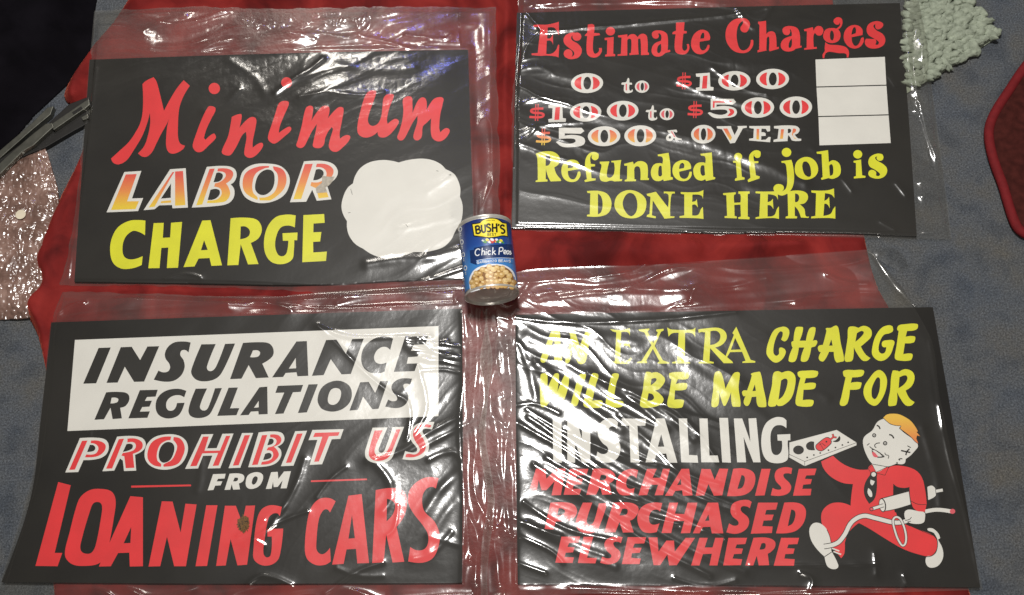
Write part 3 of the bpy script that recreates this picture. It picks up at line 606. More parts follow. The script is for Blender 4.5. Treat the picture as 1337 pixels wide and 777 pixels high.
t.put('X1', '''32,372 60,360 78,370 75,480! 125,370 150,360 160,375 148,490! 195,380 222,348 230,360 225,450 190,560 165,590 135,590 115,560 115,500! 85,570 60,595 35,590 28,520
300,375 325,362 348,370 330,430 300,540 285,585 262,590 245,575 265,490
390,365 415,360 435,375 420,430 392,552! 455,550 465,565 450,598 400,602 350,600 330,580 345,510
530,370 555,360 578,370 560,430 540,552! 600,555 610,570 595,595 540,600 495,595 485,570 500,490
765,355 795,352 805,358! 850,355 895,390 898,420 860,470 830,480! 870,510 890,545 865,580 800,600 745,600 725,580 745,480 | 805,400! 835,395 840,410 800,445! | 785,500! 815,510 820,540 775,555!
935,358 1065,355 1070,375 1055,400 990,402! 975,435! 1050,430 1055,455 1040,475 970,480! 965,545! 1030,548 1030,570 1015,600 930,598 915,575 930,500 945,402! 930,390''', YEL)
t.put('X2', '''15,360 40,345 60,360 85,460! 130,370 150,352 175,355 178,375 170,450 182,570 155,575 130,570 122,480! 95,550 78,570 65,550 45,480! 40,560 20,578 -5,570 5,470
255,375 250,362 290,350 310,352 330,450 350,570 325,578 295,570 285,510! 255,512! 235,565 215,568 203,545 215,505! 200,505 195,475 225,470! | 275,430! 282,472! 260,474!
395,360 420,345 450,355! 500,345 535,375 535,440 510,520 460,565 425,570! 415,560! 405,572 365,570 365,530 385,440 | 445,405! 480,395 485,430 460,500 428,530!
555,350 600,342 680,345 682,370 665,385 605,390! 595,425! 665,422 668,445 655,460 590,465! 585,532! 650,532 655,550 640,572 555,570 538,550 550,470 570,388! 555,375
850,342 920,338 978,340 978,365 960,380 905,385! 895,420! 962,418 962,440 950,460 890,465! 875,550 850,570 825,560 835,510 862,385! 848,372
1010,400 1050,350 1085,338 1120,370 1130,420 1110,500 1070,560 1040,568 1000,540 978,490 985,440 | 1030,470 1050,410 1075,385 1085,420 1075,490 1045,525
1165,345 1195,342 1208,348! 1250,332 1295,350 1308,390 1290,440 1250,470! 1275,520 1308,545! 1285,568 1250,565 1215,520 1195,480! 1190,560 1165,570 1138,565 1150,470 | 1210,385! 1250,372 1262,390 1245,425 1205,455!''', YEL)
t.build('lettering', sd, 'yellow brush lettering reading WILL BE MADE FOR')
t = Ink()
t.put('IN', '''85,45! 130,43! 132,272! 88,270!
160,45! 205,45! 235,150! 235,45! 278,45! 278,272! 235,272! 200,165! 200,272! 160,270!
420,65! 415,100! 395,85 375,95 375,120 410,145 432,185 425,235 390,268 340,270 305,255! 315,215! 340,228 365,220 368,195 340,170 318,130 325,75 365,45 400,48
440,45! 565,47! 560,82! 520,82! 530,272! 485,270! 478,82! 437,82!
618,45! 660,45! 725,272! 678,272! 668,225! 618,228! 605,270! 562,270! | 642,125! 658,190! 625,190!
732,45! 775,45! 785,232! 828,235! 832,272! 745,270!
838,45! 880,45! 890,235! 932,235! 940,270! 848,270!
940,42! 985,42! 1000,272! 955,270!
1015,45! 1058,45! 1100,165! 1090,45! 1130,43! 1152,270! 1115,270! 1065,140! 1078,270! 1032,270!
1285,55! 1285,95! 1260,80 1225,85 1205,120 1205,185 1215,225 1240,232 1260,210 1262,160! 1240,158! 1238,128! 1305,125! 1305,158! 1292,160 1295,230 1285,262 1235,275 1185,260 1160,210 1158,130 1180,70 1225,40 1265,40''', WHT)
t.build('lettering', sd, 'white block lettering reading INSTALLING')
t = Ink()
t.put('S1', '''110,38! 178,42! 185,112! 258,38! 325,38! 290,230! 222,232! 245,130! 185,195! 150,195! 130,120! 110,228! 52,228!
355,40! 490,40! 475,85! 410,85! 398,112! 450,112! 438,152! 385,155! 375,185! 440,185! 425,228! 310,228!
525,40! 620,40 665,60 685,95 665,130 640,145! 658,225! 590,228! 575,165! 545,228! 475,228! | 580,85! 610,85 620,100 605,120 570,122!
850,50! 838,108! 810,88 785,95 765,130 768,170 790,185 825,178! 815,225! 775,232 720,225 692,180 700,110 740,60 800,40
915,40! 985,40! 955,105! 1010,105! 1030,40! 1080,40! 1030,230! 970,232! 995,155! 940,155! 915,230! 852,232!''', RED)
t.put('S2', '''110,40! 165,40! 190,232! 120,235! 115,195! 65,200! 45,235! -10,235! | 105,110! 108,155! 78,158!
255,40! 320,42! 350,120! 385,38! 448,40! 405,232! 345,235! 305,150! 275,232! 212,235!
485,40! 570,38 630,65 645,120 620,190 560,230 440,237! | 545,85! 565,95 568,130 550,175 515,185!
690,40! 755,40! 712,232! 643,235!
912,35! 905,78! 880,72 850,80 855,105 890,140 905,175 885,215 830,235 757,232! 770,178! 800,190 830,188 830,170 795,130 785,85 805,45 860,28
960,40! 1088,38! 1075,85! 1015,88! 1003,112! 1055,115! 1045,150! 992,155! 985,185! 1052,185! 1045,232! 918,235!''', RED)
t.build('lettering', sd, 'red italic lettering reading MERCHANDISE')
t = Ink()
t.put('S1', '''215,285! 320,282 385,300 408,350 380,400 330,418 255,420! 235,480! 172,475! | 275,325! 300,328 320,345 305,370 262,378!
450,285! 518,285! 480,400 482,435 505,445 530,420 565,290! 628,288! 580,430 550,490 490,508 425,490 398,440 410,380
670,285! 790,285 845,310 852,350 820,400 790,415! 818,500! 740,502! 715,425! 685,500! 605,500! | 735,330! 765,330 775,345 765,370 715,378!
1025,288! 1010,350! 985,335 950,345 930,385 935,430 960,445 1005,435! 985,498! 930,505 880,490 848,430 850,360 885,310 950,285''', RED)
t.put('S2', '''22,285! 85,285! 62,365! 130,368! 155,285! 225,285! 172,505! 105,507! 130,418! 55,418! 35,505! -35,505!
300,285! 375,285! 413,507! 330,508! 320,460! 265,462! 240,507! 192,507! | 305,370! 312,415! 280,418!
618,280! 605,325! 580,312 545,315 542,345 590,390 600,430 575,480 510,510 435,500! 455,435! 490,452 520,445 520,420 480,385 465,345 480,295 530,270 590,265
665,285! 808,285! 795,335! 725,338! 715,372! 778,372! 765,412! 705,415! 695,455! 770,458! 765,505! 612,510!
855,285! 940,285 990,305 1012,350 995,430 945,485 880,505 795,507! | 905,335! 930,345 935,380 915,435 880,455!''', RED)
t.build('lettering', sd, 'red italic lettering reading PURCHASED')
t = Ink()
t.put('S1', '''295,532! 430,530! 418,575! 350,578! 338,605! 390,608! 378,645! 325,648! 318,678! 385,682! 375,722! 250,720!
455,532! 525,532! 480,685! 552,685! 540,725! 413,722!
738,535! 725,578! 700,568 672,575 680,605 715,635 722,675 695,715 640,732 575,720! 590,675! 620,688 650,685 655,665 620,630 605,590 625,550 680,530
775,535! 908,535! 895,580! 825,582! 812,612! 875,612! 862,648! 805,652! 800,685! 870,690! 860,730! 732,730!
925,537! 990,537! 998,640! 1055,560! 1110,560! 1115,640! 1195,540! 1262,540! 1130,738! 1075,740! 1062,660! 1010,738! 962,738!''', RED)
t.put('S2', '''240,540! 300,540! 278,610! 335,610! 355,540! 415,540! 370,740! 312,740! 330,655! 265,658! 240,740! 180,740!
450,540! 585,540! 572,585! 510,588! 500,615! 555,618! 545,655! 490,658! 480,690! 550,695! 540,738! 412,740!
632,540! 735,540 785,565 788,605 760,640 735,655! 745,738! 670,740! 655,670! 630,740! 572,740! | 690,580! 715,580 720,600 710,620 675,625!
832,540! 962,540! 950,585! 885,588! 875,615! 930,618! 920,655! 862,658! 855,690! 930,695! 925,742! 778,742!''', RED)
t.build('lettering', sd, 'red italic lettering reading ELSEWHERE')

# painted figure on sign D (flat print)
t = Ink()
t.put('D', '''210,245! 262,220! 310,258 370,280 425,280! 500,290! 515,268 560,264 620,280 652,312 668,370 672,430! 668,466! 640,466 612,445 600,400 598,358! 560,362 528,345! 528,430 535,470! 500,520! 345,500! 340,435 350,345! 300,338 250,310 220,275''', RED, 0)
t.put('D', '''350,445! 300,427 250,432 215,465 212,515 235,570 250,605! 260,625! 285,655 298,672! 312,650 314,605! 330,560 370,520! 480,470!
345,500! 420,540 500,590 570,630 640,655 690,662 715,640 722,600 700,570 640,545 560,510 540,470! 400,450!''', RED, .5)
t.line('D', '528,345! 545,358 575,363 600,360', 3, LINE, 1); t.line('D', '560,510 640,546 700,571', 2, LINE, 1)
t.line('D', '255,627 290,640', 6, WHT, 1.5); t.line('D', '264,642 298,655', 6, WHT, 1.5)
t.put('D', '''158,545 175,518 205,518 235,545 250,590 255,640! 285,700 282,715 262,720 240,710 230,690 225,665! 190,630 165,590
678,545 700,540 725,560 735,583! 725,590! 745,630 747,670 725,705 690,713 672,695 675,665 700,660 718,640 722,595! 705,560''', WHT, 1.2)
t.line('D', '225,665 240,655 256,645', 3, LINE, 2); t.line('D', '235,545 252,590 256,640', 2.5, LINE, 2); t.line('D', '675,665 700,660 718,640 722,595 705,560', 3, LINE, 2)
hose = '222,620 280,605 312,570 345,512 395,485 450,495 530,514 570,512 608,497'
t.line('D', hose, 24, LINE, 2); t.line('D', hose, 18, WHT, 2.5)
t.line('D', '668,466 720,458 782,465', 21, LINE, 2); t.line('D', '668,466 720,458 782,465', 17, WHT, 2.5)
t.shape('D', ell(789, 465, 12, 11), PINK, 3)
loop = '527,505 540,490 560,500 580,550 584,595 572,616 555,600 538,560'
t.line('D', loop, 13, LINE, 3, True); t.line('D', loop, 8, WHT, 3.5, True)
t.put('D', '472,408! 596,374! 606,436! 494,465 474,452', LINE, 1.4); t.put('D', '474,411! 596,378! 604,434! 494,462 476,450', WHT, 1.8)
t.shape('D', ell(480, 438, 16, 31, 30, -.15), LINE, 2.1); t.shape('D', ell(479, 438, 12, 27, 30, -.15), WHT, 2.4)
t.line('D', '428,456 486,438', 17, LINE, 2.7); t.line('D', '428,456 486,438', 12, WHT, 3); t.shape('D', ell(432, 455, 9, 9), LINE, 3.3); t.shape('D', ell(432, 455, 6, 6), PINK, 3.6)
t.put('D', '678,358! 700,352 715,370 715,395 682,415!', WHT, 1.4); t.line('D', '712,377 746,371', 13, WHT, 1.6); t.line('D', '714,368 717,392', 2.5, LINE, 2)
t.put('D', '598,358! 625,320 650,312 668,370 675,430! 668,466! 640,466 612,445 600,400', RED, 3)
t.line('D', '598,358 601,400 612,445 625,460', 3, LINE, 3.4); t.line('D', '604,418 635,433 672,435', 2.5, LINE, 3.4)
t.put('D', '578,490 580,465 600,457 640,465 665,470 668,490 660,515 620,520 590,510', WHT, 3.6); t.line('D', '580,505 600,500 608,490', 3, LINE, 4); t.line('D', '590,512 606,508', 3, LINE, 4)
# tie, collar, neck
t.put('D', '425,305! 455,310! 455,370 445,410 422,432! 400,390 402,345', LINE, 1.5)
t.put('D', '428,325! 446,332! 436,350 427,342\n418,362! 433,380 431,402 415,385', WHT, 2)
t.put('F', '200,535! 345,550! 340,585! 240,612!', WHT, 1.2)
t.put('F', '200,540! 165,580 192,622! 240,612!\n245,620! 345,562! 354,570! 322,640!', RED, 1.7)
t.line('F', '205,545! 240,612! 345,562! 352,572! 322,640! 250,622!', 5, LINE, 2.2); t.line('F', '200,545! 168,580! 195,625!', 4, LINE, 2.2)
t.shape('F', ell(217, 634, 33, 30), LINE, 2.5); t.shape('F', ell(217, 632, 21, 21), WHT, 2.9)
# head
t.put('F', '310,118! 250,150 205,225 135,280 118,325 130,400 170,490 205,535! 290,550 350,560 400,545 430,528! 440,535 480,538 505,525 512,490! 560,455 605,405 625,378 620,345! 570,300 500,250 450,205! 470,185! 420,180 370,170', WHT, 3.2)
t.put('F', '305,112! 340,80 400,72 450,78 510,105 560,140 600,190 625,235! 612,240! 645,280! 618,272! 610,300! 628,345! 600,330 560,285 510,245 460,208! 470,182! 420,180 365,162', HAIR, 3.7, (542, 580))
t.line('F', '308,114 365,163 420,181 470,184! 458,209! 510,247 560,287 600,330 626,348', 5, LINE, 4.2)
t.line('F', '205,537 290,552 350,561 400,546 440,528', 5, LINE, 4.2)
for cx, cy, r in ((222, 272, 19), (323, 345, 20)):
    t.shape('F', ell(cx, cy, r, r), LINE, 4); t.shape('F', ell(cx, cy, r * .5, r * .5), WHT, 4.4); t.shape('F', ell(cx, cy, r * .26, r * .26), LINE, 4.8)
for s, wd in (('245,180 265,190 276,214', 13), ('360,266 385,273 403,300', 13), ('275,342 245,346 228,360 230,378 242,383', 8), ('155,364 178,346', 7), ('180,375 205,395 260,425 316,468', 8),
              ('316,468 285,474 250,474', 9), ('320,432 328,450 355,460 350,486', 7), ('470,412 515,422 556,430', 13), ('548,397 522,425 515,455', 13), ('528,368 560,386', 8), ('445,495 465,487 482,490', 9), ('425,520 440,524', 6), ('450,500 462,498', 9)):
    t.line('F', s, wd, LINE, 4.1)
t.put('F', '200,398! 260,428 306,468! 250,474 225,472 203,440', LINE, 4.3); t.put('F', '208,408 262,433 296,465! 255,466 235,440', WHT, 4.6); t.put('F', '203,428 225,430 246,452 254,472 218,468', PINK, 4.9)
# tray with parts
t.put('T', '88,155! 625,12! 850,155! 848,185! 265,420! 88,320!', WHT, 2); t.line('T', '90,287! 265,368! 848,156!', 5, LINE, 2.5); t.line('T', '265,368 265,420', 5, LINE, 2.5); t.line('T', '90,157 90,318', 5, LINE, 2.5)
t.shape('T', ell(195, 238, 61, 50), LINE, 2.5); t.put('T', '372,146! 330,142 290,165 280,200 300,232 345,242 382,240! 372,205', LINE, 2.5)
t.put('T', '655,78! 668,105 655,138 615,150 575,138! 605,132 632,112', LINE, 2.5)
t.put('T', '385,195 400,170 500,96 548,102 570,150 548,186 465,250 422,248 394,228', LINE, 3); t.put('T', '393,196 405,176 500,103 543,108 561,150 542,180 463,242 425,240 400,224', RED, 3.4)
t.line('T', '432,155 478,235', 5, LINE, 3.8); t.line('T', '425,185 450,170', 4, LINE, 3.8); t.line('T', '455,160 498,192', 6, LINE, 3.8); t.shape('T', ell(510, 145, 10, 10), LINE, 3.8)
t.line('T', '550,118 585,92 578,58', 22, LINE, 3.2); t.line('T', '585,92 625,98', 20, LINE, 3.2); t.line('T', '550,118 585,92 578,62', 14, RED, 3.7); t.line('T', '585,92 622,98', 12, RED, 3.7)
for cx, cy in ((293, 322), (368, 295), (440, 272), (533, 240), (612, 210), (690, 182), (755, 152)): t.shape('T', ell(cx, cy, 10, 9), LINE, 2.5)
t.build('illustration', sd, 'printed cartoon of a running red suited mechanic carrying a tray of car parts')

# ------------------------------------------------------------------ clear plastic bags
CREASE = dict(
 A=['312,11 315,20 317,27|1.00|1.5', '321,11 322,20 323,34|1.10|1.5', '330,11 329,20 329,30|1.20|1.5', '339,11 342,20 335,37|1.30|1.5', '348,11 349,20 353,33|1.00|1.5', '357,11 356,20 359,29|1.10|1.5', '366,11 369,20 365,36|1.20|1.5', '375,11 376,20 371,32|1.30|1.5', '384,11 383,20 389,28|1.00|1.5', '393,11 396,20 395,35|1.10|1.5', '402,11 403,20 401,31|1.20|1.5', '411,11 410,20 407,27|1.30|1.5', '420,11 423,20 425,34|1.00|1.5', '429,11 430,20 431,30|1.10|1.5', '438,11 437,20 437,37|1.20|1.5', '447,11 450,20 443,33|1.30|1.5', '456,11 457,20 461,29|1.00|1.5', '465,11 464,20 467,36|1.10|1.5', '474,11 477,20 473,32|1.20|1.5', '483,11 484,20 479,28|1.30|1.5', '360,122 385,104 405,92 422,78|1.2|3.2', '392,128 430,122 470,126 500,122|.7|3', '268,146 295,134 312,118|.7|4', '480,346 520,340 560,338 600,326|1.4|6', '250,62 330,52 420,46 455,50 482,36 484,16|1.6|3',
    '150,64 250,70 400,66 612,62|0.5|2', '470,48 500,54 530,62|1|2', '530,46 580,52 590,46|1|2', '190,38 240,20|1.2|5', '330,24 350,38 410,52|1|3', '560,40 585,34 620,30|1.2|6', '560,250 590,230|.5|4', '520,300 590,285|.5|5',
    '97,372 250,376 420,384 600,378|0.6|2', '540,372 600,352 625,340|1.2|2.5', '640,90 642,200 640,280|0.5|4', '125,90 112,180 92,330|0.5|3', '300,80 330,100 350,130|.4|5', '440,85 480,92 540,90|.5|6', '215,366 240,358 262,362|.8|1.6'],
 B=['688,18 700,32 710,42 770,37 850,30 960,20 1000,12|1.5|2.4', '710,42 690,60 684,75|1|2.5', '962,14 975,30 985,38 1000,22 1010,5|1.4|3', '930,90 955,108 975,118 1000,124|1.3|2.6', '870,172 920,188 985,210 1050,240|1.3|7', '676,176 710,164 760,160|1|3',
    '885,108 930,126 985,142|.8|3.4', '760,150 800,160 850,168|.6|5', '672,140 700,130 730,128|.8|2.4', '672,95 700,88 720,96|.8|3', '675,190 690,178 700,168|.9|2', '1160,100 1168,112|.6|1.6', '1100,235 1112,250|.6|1.6', '1170,240 1182,255|.7|1.6',
    '1150,290 1168,300|.6|1.6', '672,298 800,300 960,305 1195,311|0.5|1.8', '820,100 860,90 900,70|.5|8', '840,128 900,100 960,70|.5|7', '1195,20 1215,60 1222,140|0.5|5', '1190,130 1205,140|.8|2', '700,8 790,4 960,6|1.2|3', '1060,195 1085,225|.5|4', '980,245 1050,250 1120,236|.6|6'],
 C=['415,427 455,440 510,441 562,440|1.5|2.6', '416,427 445,455 480,490 508,512 533,527 531,575|1.2|2', '546,480 556,520 555,540 540,566|1.2|2.4', '530,450 560,470 590,466|1|4', '600,545 565,562 525,588 480,602|1.4|3', '610,555 570,575 540,592|1|2.4', '398,600 384,640 366,670 345,698|1.3|3.2', '402,668 362,684 320,712|1|2',
    '452,610 430,628 414,650|.8|2', '490,605 508,628 512,648 500,668|1.2|4', '600,615 575,640 556,668|1.3|5', '595,655 570,690 560,720|.9|5', '500,735 465,748 425,775|1.1|2.4', '590,695 565,722 540,730|.9|3', '603,410 606,480 600,560 606,650 603,760|1.4|2.4', '80,415 160,405 300,398 440,402 600,396|0.7|2.2',
    '440,395 470,380 560,372|1|3', '330,392 360,398 380,405|1|1.8', '68,416 90,400 110,395|1.3|2', '545,440 570,462 602,470|.9|2.4', '560,700 600,712|.8|3', '310,700 330,688 345,680|.8|1.6', '300,712 330,705 345,712|.8|1.6', '325,762 345,752 380,764|1.4|2.5', '620,390 625,460 618,540 626,640 620,760|1.8|4',
    '635,420 630,500 636,600 630,720|1.5|3', '505,700 515,690 520,660|.7|2', '440,742 470,752 500,752|.7|2.4', '545,447 575,449 602,453|.9|1.7', '540,457 572,461 603,467|.9|1.7', '548,470 575,472 602,478|.8|1.7', '552,484 580,483 603,488|.7|1.7', '530,446 560,452 585,446|.8|2', '118,565 115,600|.4|2', '250,590 262,600 258,640|.4|4', '560,600 590,590 603,600|1|3'],
 D=['676,553 705,570 740,590 775,614|1.3|2.4', '690,545 740,580 800,622 855,652|1.4|3', '698,608 760,650 830,700 926,752|1.4|3', '714,598 790,640 860,665 945,702|1.2|2.8', '745,598 812,632 850,640|1|2.6', '772,578 830,608 900,645 960,668|1.4|3.2', '808,542 860,590 905,635 960,660|1.3|3', '868,528 905,560 936,602|1.2|2.8',
    '684,656 740,690 805,706|1.2|2.4', '668,676 700,690 732,700|1.2|2', '676,735 712,748|1|2', '700,478 760,525 810,562|1.6|5', '770,488 812,515 870,560|1.4|3.4', '800,500 868,540 905,575|1.1|3', '688,440 720,452 770,440 830,448|.9|7', '678,450 690,480 700,520|.9|4', '672,415 740,422 860,418 960,408|1.2|2.2', '860,440 920,470 965,500|.8|7',
    '900,480 960,520 1020,560|.6|6', '1015,492 1080,520|.4|5', '960,450 1000,440|.4|5', '675,530 700,528 730,540|1|2', '678,700 720,720 735,735|1|2', '1045,748 1060,756 1058,770|1.2|2', '1180,752 1184,762|.9|1.6', '980,738 1080,738 1142,736|.8|2', '1142,724 1144,750|.8|1.8', '1226,530 1240,600 1262,680 1280,760|1.2|2.2', '1215,445 1222,490 1232,560|.9|3',
    '1205,560 1222,620 1228,660|.6|4', '700,390 800,378 920,380 1000,366|1.4|4', '740,362 780,368 850,352|1.1|3', '690,372 665,402 650,398|1.3|3', '900,395 905,380 920,372|.9|1.6', '1080,360 1100,368 1132,372|1|2.5', '640,430 648,470 640,520 650,580 642,660 652,760|1.9|4', '660,440 668,520 660,600 666,700|1.6|3', '625,620 640,600 655,640 650,700|1.4|3',
    '612,470 630,500 625,560|1.3|3', '600,720 640,690 670,700|1.2|2.6', '672,430 669,520 674,640 673,760|1.3|2.2', '620,560 640,545 660,560|1.2|2.4', '745,768 860,772 1000,772 1180,768|1.1|2', '880,755 920,765 960,758|.9|2'])
_r = random.Random(5)          # the long parallel pulls across the left of the extra-charge bag
for _i in range(17):
    _x = 674 + _r.uniform(0, 40) + (_i % 5) * 34; _y = 468 + _i * 14 + _r.uniform(-6, 6); _L = _r.uniform(70, 210); _a = math.radians(_r.uniform(27, 39))
    _p = [(_x + _L * t * math.cos(_a - .16 * t), _y + _L * t * math.sin(_a - .16 * t) + _r.uniform(-2, 2)) for t in (0, .33, .66, 1)]
    if _p[-1][1] < 752: CREASE['D'].append(' '.join('%.0f,%.0f' % q for q in _p) + '|%.2f|%.1f' % (_r.uniform(.7, 1.2), _r.uniform(2.2, 4)))
# wrinkle direction (degrees in plan), strength, and where the film is busiest
WRK = dict(A=(24, .42, [(400, 30, 120, 1.9), (200, 45, 80, 1.2), (560, 335, 80, .8), (110, 250, 60, .6), (400, 110, 70, .9), (560, 50, 70, 1.2)]),
           B=(-20, .62, [(700, 120, 60, 1.7), (950, 110, 110, 1.1), (980, 20, 70, 1.5), (730, 170, 70, 1.3), (1210, 60, 60, .9), (720, 30, 60, 1.3), (960, 200, 90, .7)]),
           C=(42, .15, [(560, 470, 70, 1.8), (560, 660, 110, 1.7), (380, 690, 90, 1.1), (625, 580, 70, 1.8), (420, 395, 160, .9)]),
           D=(-33, .30, [(740, 560, 130, 1.9), (860, 620, 150, 1.3), (700, 490, 70, 1.5), (640, 560, 60, 1.6), (800, 370, 170, .9), (1180, 620, 70, .35)]))
def side(s, n):
    p = np.array(path(s, False, 10)); d = np.r_[0, np.cumsum(np.hypot(*np.diff(p, axis=0).T))]; t = np.linspace(0, d[-1], n)
    return np.stack([np.interp(t, d, p[:, 0]), np.interp(t, d, p[:, 1])], -1)
def pix_grid(P, z):
    dx = (P[..., 0] - PW / 2) / FPX; dy = (PH / 2 - P[..., 1]) / FPX
    d = np.array(FWD) + dx[..., None] * np.array(RIGHT) + dy[..., None] * np.array(UP)
    t = (z - CAM_H) / d[..., 2]
    return np.array(CAM_P) + d * t[..., None]
def coons(s, nu, nv):
    T, B = side(s['top'], nu), side(s['bottom'], nu); L, R = side(s['left'], nv), side(s['right'], nv)
    u = np.linspace(0, 1, nu)[None, :, None]; v = np.linspace(0, 1, nv)[:, None, None]
    P = (1 - v) * T[None] + v * B[None] + (1 - u) * L[:, None] + u * R[:, None]
    return P - ((1-u)*(1-v)*T[0] + u*(1-v)*T[-1] + (1-u)*v*B[0] + u*v*B[-1])
def wrinkles(k, X, Y, PXY):
    ang, amp, busy = WRK[k]; a = math.radians(ang); mm = 1000
    wx = X + .012 * vnoise(X * 18, Y * 18, 31); wy = Y + .012 * vnoise(X * 18, Y * 18, 47)
    al = wx * math.cos(a) + wy * math.sin(a); ac = -wx * math.sin(a) + wy * math.cos(a)
    B = np.zeros(X.shape) + .12
    for bx, by, r, st in busy: B = B + st * np.exp(-((PXY[..., 0] - bx) ** 2 + (PXY[..., 1] - by) ** 2) / (2 * (r * .75) ** 2))
    B = np.minimum(B, 1.9)
    n1 = vnoise(al * 5.5, ac * 34, 3); n2 = vnoise(al * 11, ac * 80, 7)
    rid = (1 - np.abs(n1)) ** 2.2 * .0013 + (1 - np.abs(n2)) ** 3 * .00034
    cx = vnoise(X * 90, Y * 90, 13); cy = vnoise(X * 210, Y * 190, 17)
    crink = (np.abs(cx) * .0003 + np.abs(cy) * .00012) * sstep(.55, 1.3, B)
    soft = .0011 * (1 + vnoise(X * 9 + 2 * Y, Y * 12, 21)) + .0005 * (1 + vnoise(al * 14, ac * 34, 23))
    Z = soft * (.35 + .65 * np.minimum(B, 1)) + amp * B * rid + crink * amp
    for c in CREASE[k]:
        s, am, sg = c.split('|'); pl = [tuple(p)[:2] for p in pixs(path(s, False, 5), .010)]
        D = seg_dist(X, Y, pl); sg = float(sg) * .00085; wob = 1 + .35 * vnoise(X * 70, Y * 70, 5)
        x0 = np.array(pl); cen = x0.mean(0); ext = max(np.hypot(*(x0[0] - x0[-1])), .02)
        Z = Z + float(am) * .00085 * wob * np.exp(-(D / sg) ** 2 / 2) + float(am) * .0005 * np.exp(-(D / (sg * 3.0)) ** 2 / 2)
    return Z
def bag(k, label, lift):
    s = BAG[k]; nu = 520 if k in 'CD' else 430; nv = int(nu * .66)
    PXY = coons(s, nu, nv); W = pix_grid(PXY, .0075); X, Y = W[..., 0], W[..., 1]
    sd_ = sdist(X, Y, BOARD_XY[k]); on = 1 - sstep(0.0, .011, sd_)
    edge = np.minimum(np.minimum(np.arange(nu)[None, :], nu - 1 - np.arange(nu)[None, :]) / nu * .66, np.minimum(np.arange(nv)[:, None], nv - 1 - np.arange(nv)[:, None]) / nv * .45)
    e = sstep(0, .012, edge)
    low = .0056 + lift
    if k == 'B': low = low + .0105 * sstep(1176, 1200, PXY[..., 0]) * (1 - sstep(60, 135, PXY[..., 1] + (PXY[..., 0] - 1200) * .5))
    base = low + (BOARD_Z + .0013 - low) * on
    base = np.maximum(base, np.where(sd_ < .002, BOARD_Z + .0013, 0))
    wr = wrinkles(k, X, Y, PXY)
    bx = [p[0] for p in BOARD_XY[k]]; sidew = sstep(min(bx), min(bx) - .004, X) + sstep(max(bx), max(bx) + .004, X) if False else ((X < min(bx)) | (X > max(bx) - .01)).astype(float)
    fold = sidew * (1 - np.abs(vnoise(X * 48 + 1.2 * vnoise(Y * 11, X * 11, 71), Y * 9, 61))) ** 1.5 + (1 - sidew) * (1 - np.abs(vnoise(X * 8, Y * 46 + 1.2 * vnoise(X * 10, Y * 10, 73), 63))) ** 1.5
    wr = wr + (1 - on) * .0034 * fold * (.45 + .55 * np.abs(vnoise(X * 14, Y * 14, 65)) * 2)
    Z = base + wr * (.55 + .45 * e) * (1 + .5 * (1 - on))
    Z = np.where(e < 1, low - .0012 + (Z - low + .0012) * e, Z) if k != 'D' else Z
    Z = np.where(sd_ < .001, np.maximum(Z, BOARD_Z + .0011), Z)
    V, Q = grid_mesh(np.stack([X, Y, Z], -1))
    cx, cy = X.mean(), Y.mean()
    root = empty('plastic_bag', (cx, cy, .0045), label, 'plastic bag', 'clear plastic bags holding the signs')
    link('front_film', fast_mesh(V, Q), FILM, root)
    nb = 60; Pb = pix_grid(coons(s, nb, nb), .0046); zb = np.full((nb, nb), .0043 + lift * .5) + .0003 * vnoise(Pb[..., 0] * 40, Pb[..., 1] * 40, 9)
    Vb, Qb = grid_mesh(np.stack([Pb[..., 0], Pb[..., 1], zb], -1)); link('back_film', fast_mesh(Vb, Qb), FILM_BACK, root)
    return root
bag('A', 'clear plastic bag around the Minimum Labor Charge sign, crumpled along its top flap', 0)
bag('B', 'clear plastic bag around the Estimate Charges sign, partly over the green tufted mat', 0)
bag('C', 'clear plastic bag around the Insurance Regulations sign, heavily creased at its right side', 0)
bd = bag('D', 'clear plastic bag around the extra charge sign, streaked with diagonal shiny wrinkles', .0012)
def flap(pl, wd, z0, parent, lift):
    c = side(pl, 40); n = 8; P = np.zeros((40, n, 3))
    for i in range(40):
        d = c[min(39, i + 1)] - c[max(0, i - 1)]; d = d / np.hypot(*d); nrm = np.array((-d[1], d[0]))
        ww = np.interp(i / 39, np.linspace(0, 1, len(wd)), wd)
        for j in range(n):
            q = c[i] + nrm * ww * (j / (n - 1) - .5); p = pix(q[0], q[1], z0)
            P[i, j] = (p.x, p.y, z0 + lift * math.sin(math.pi * j / (n - 1)) * (1 + .08 * math.sin(i * .5)) * min(1, i / 5, (39 - i) / 5 + .1))
    V, Q = grid_mesh(P); return link('loose_flap', fast_mesh(V, Q), FILM, parent)
flap('1136,328 1160,362 1185,392 1198,403', [4, 12, 14, 2], .004, bd, .004)
flap('1140,330 1165,336 1182,352', [10, 26, 14], .003, bd, .0012)

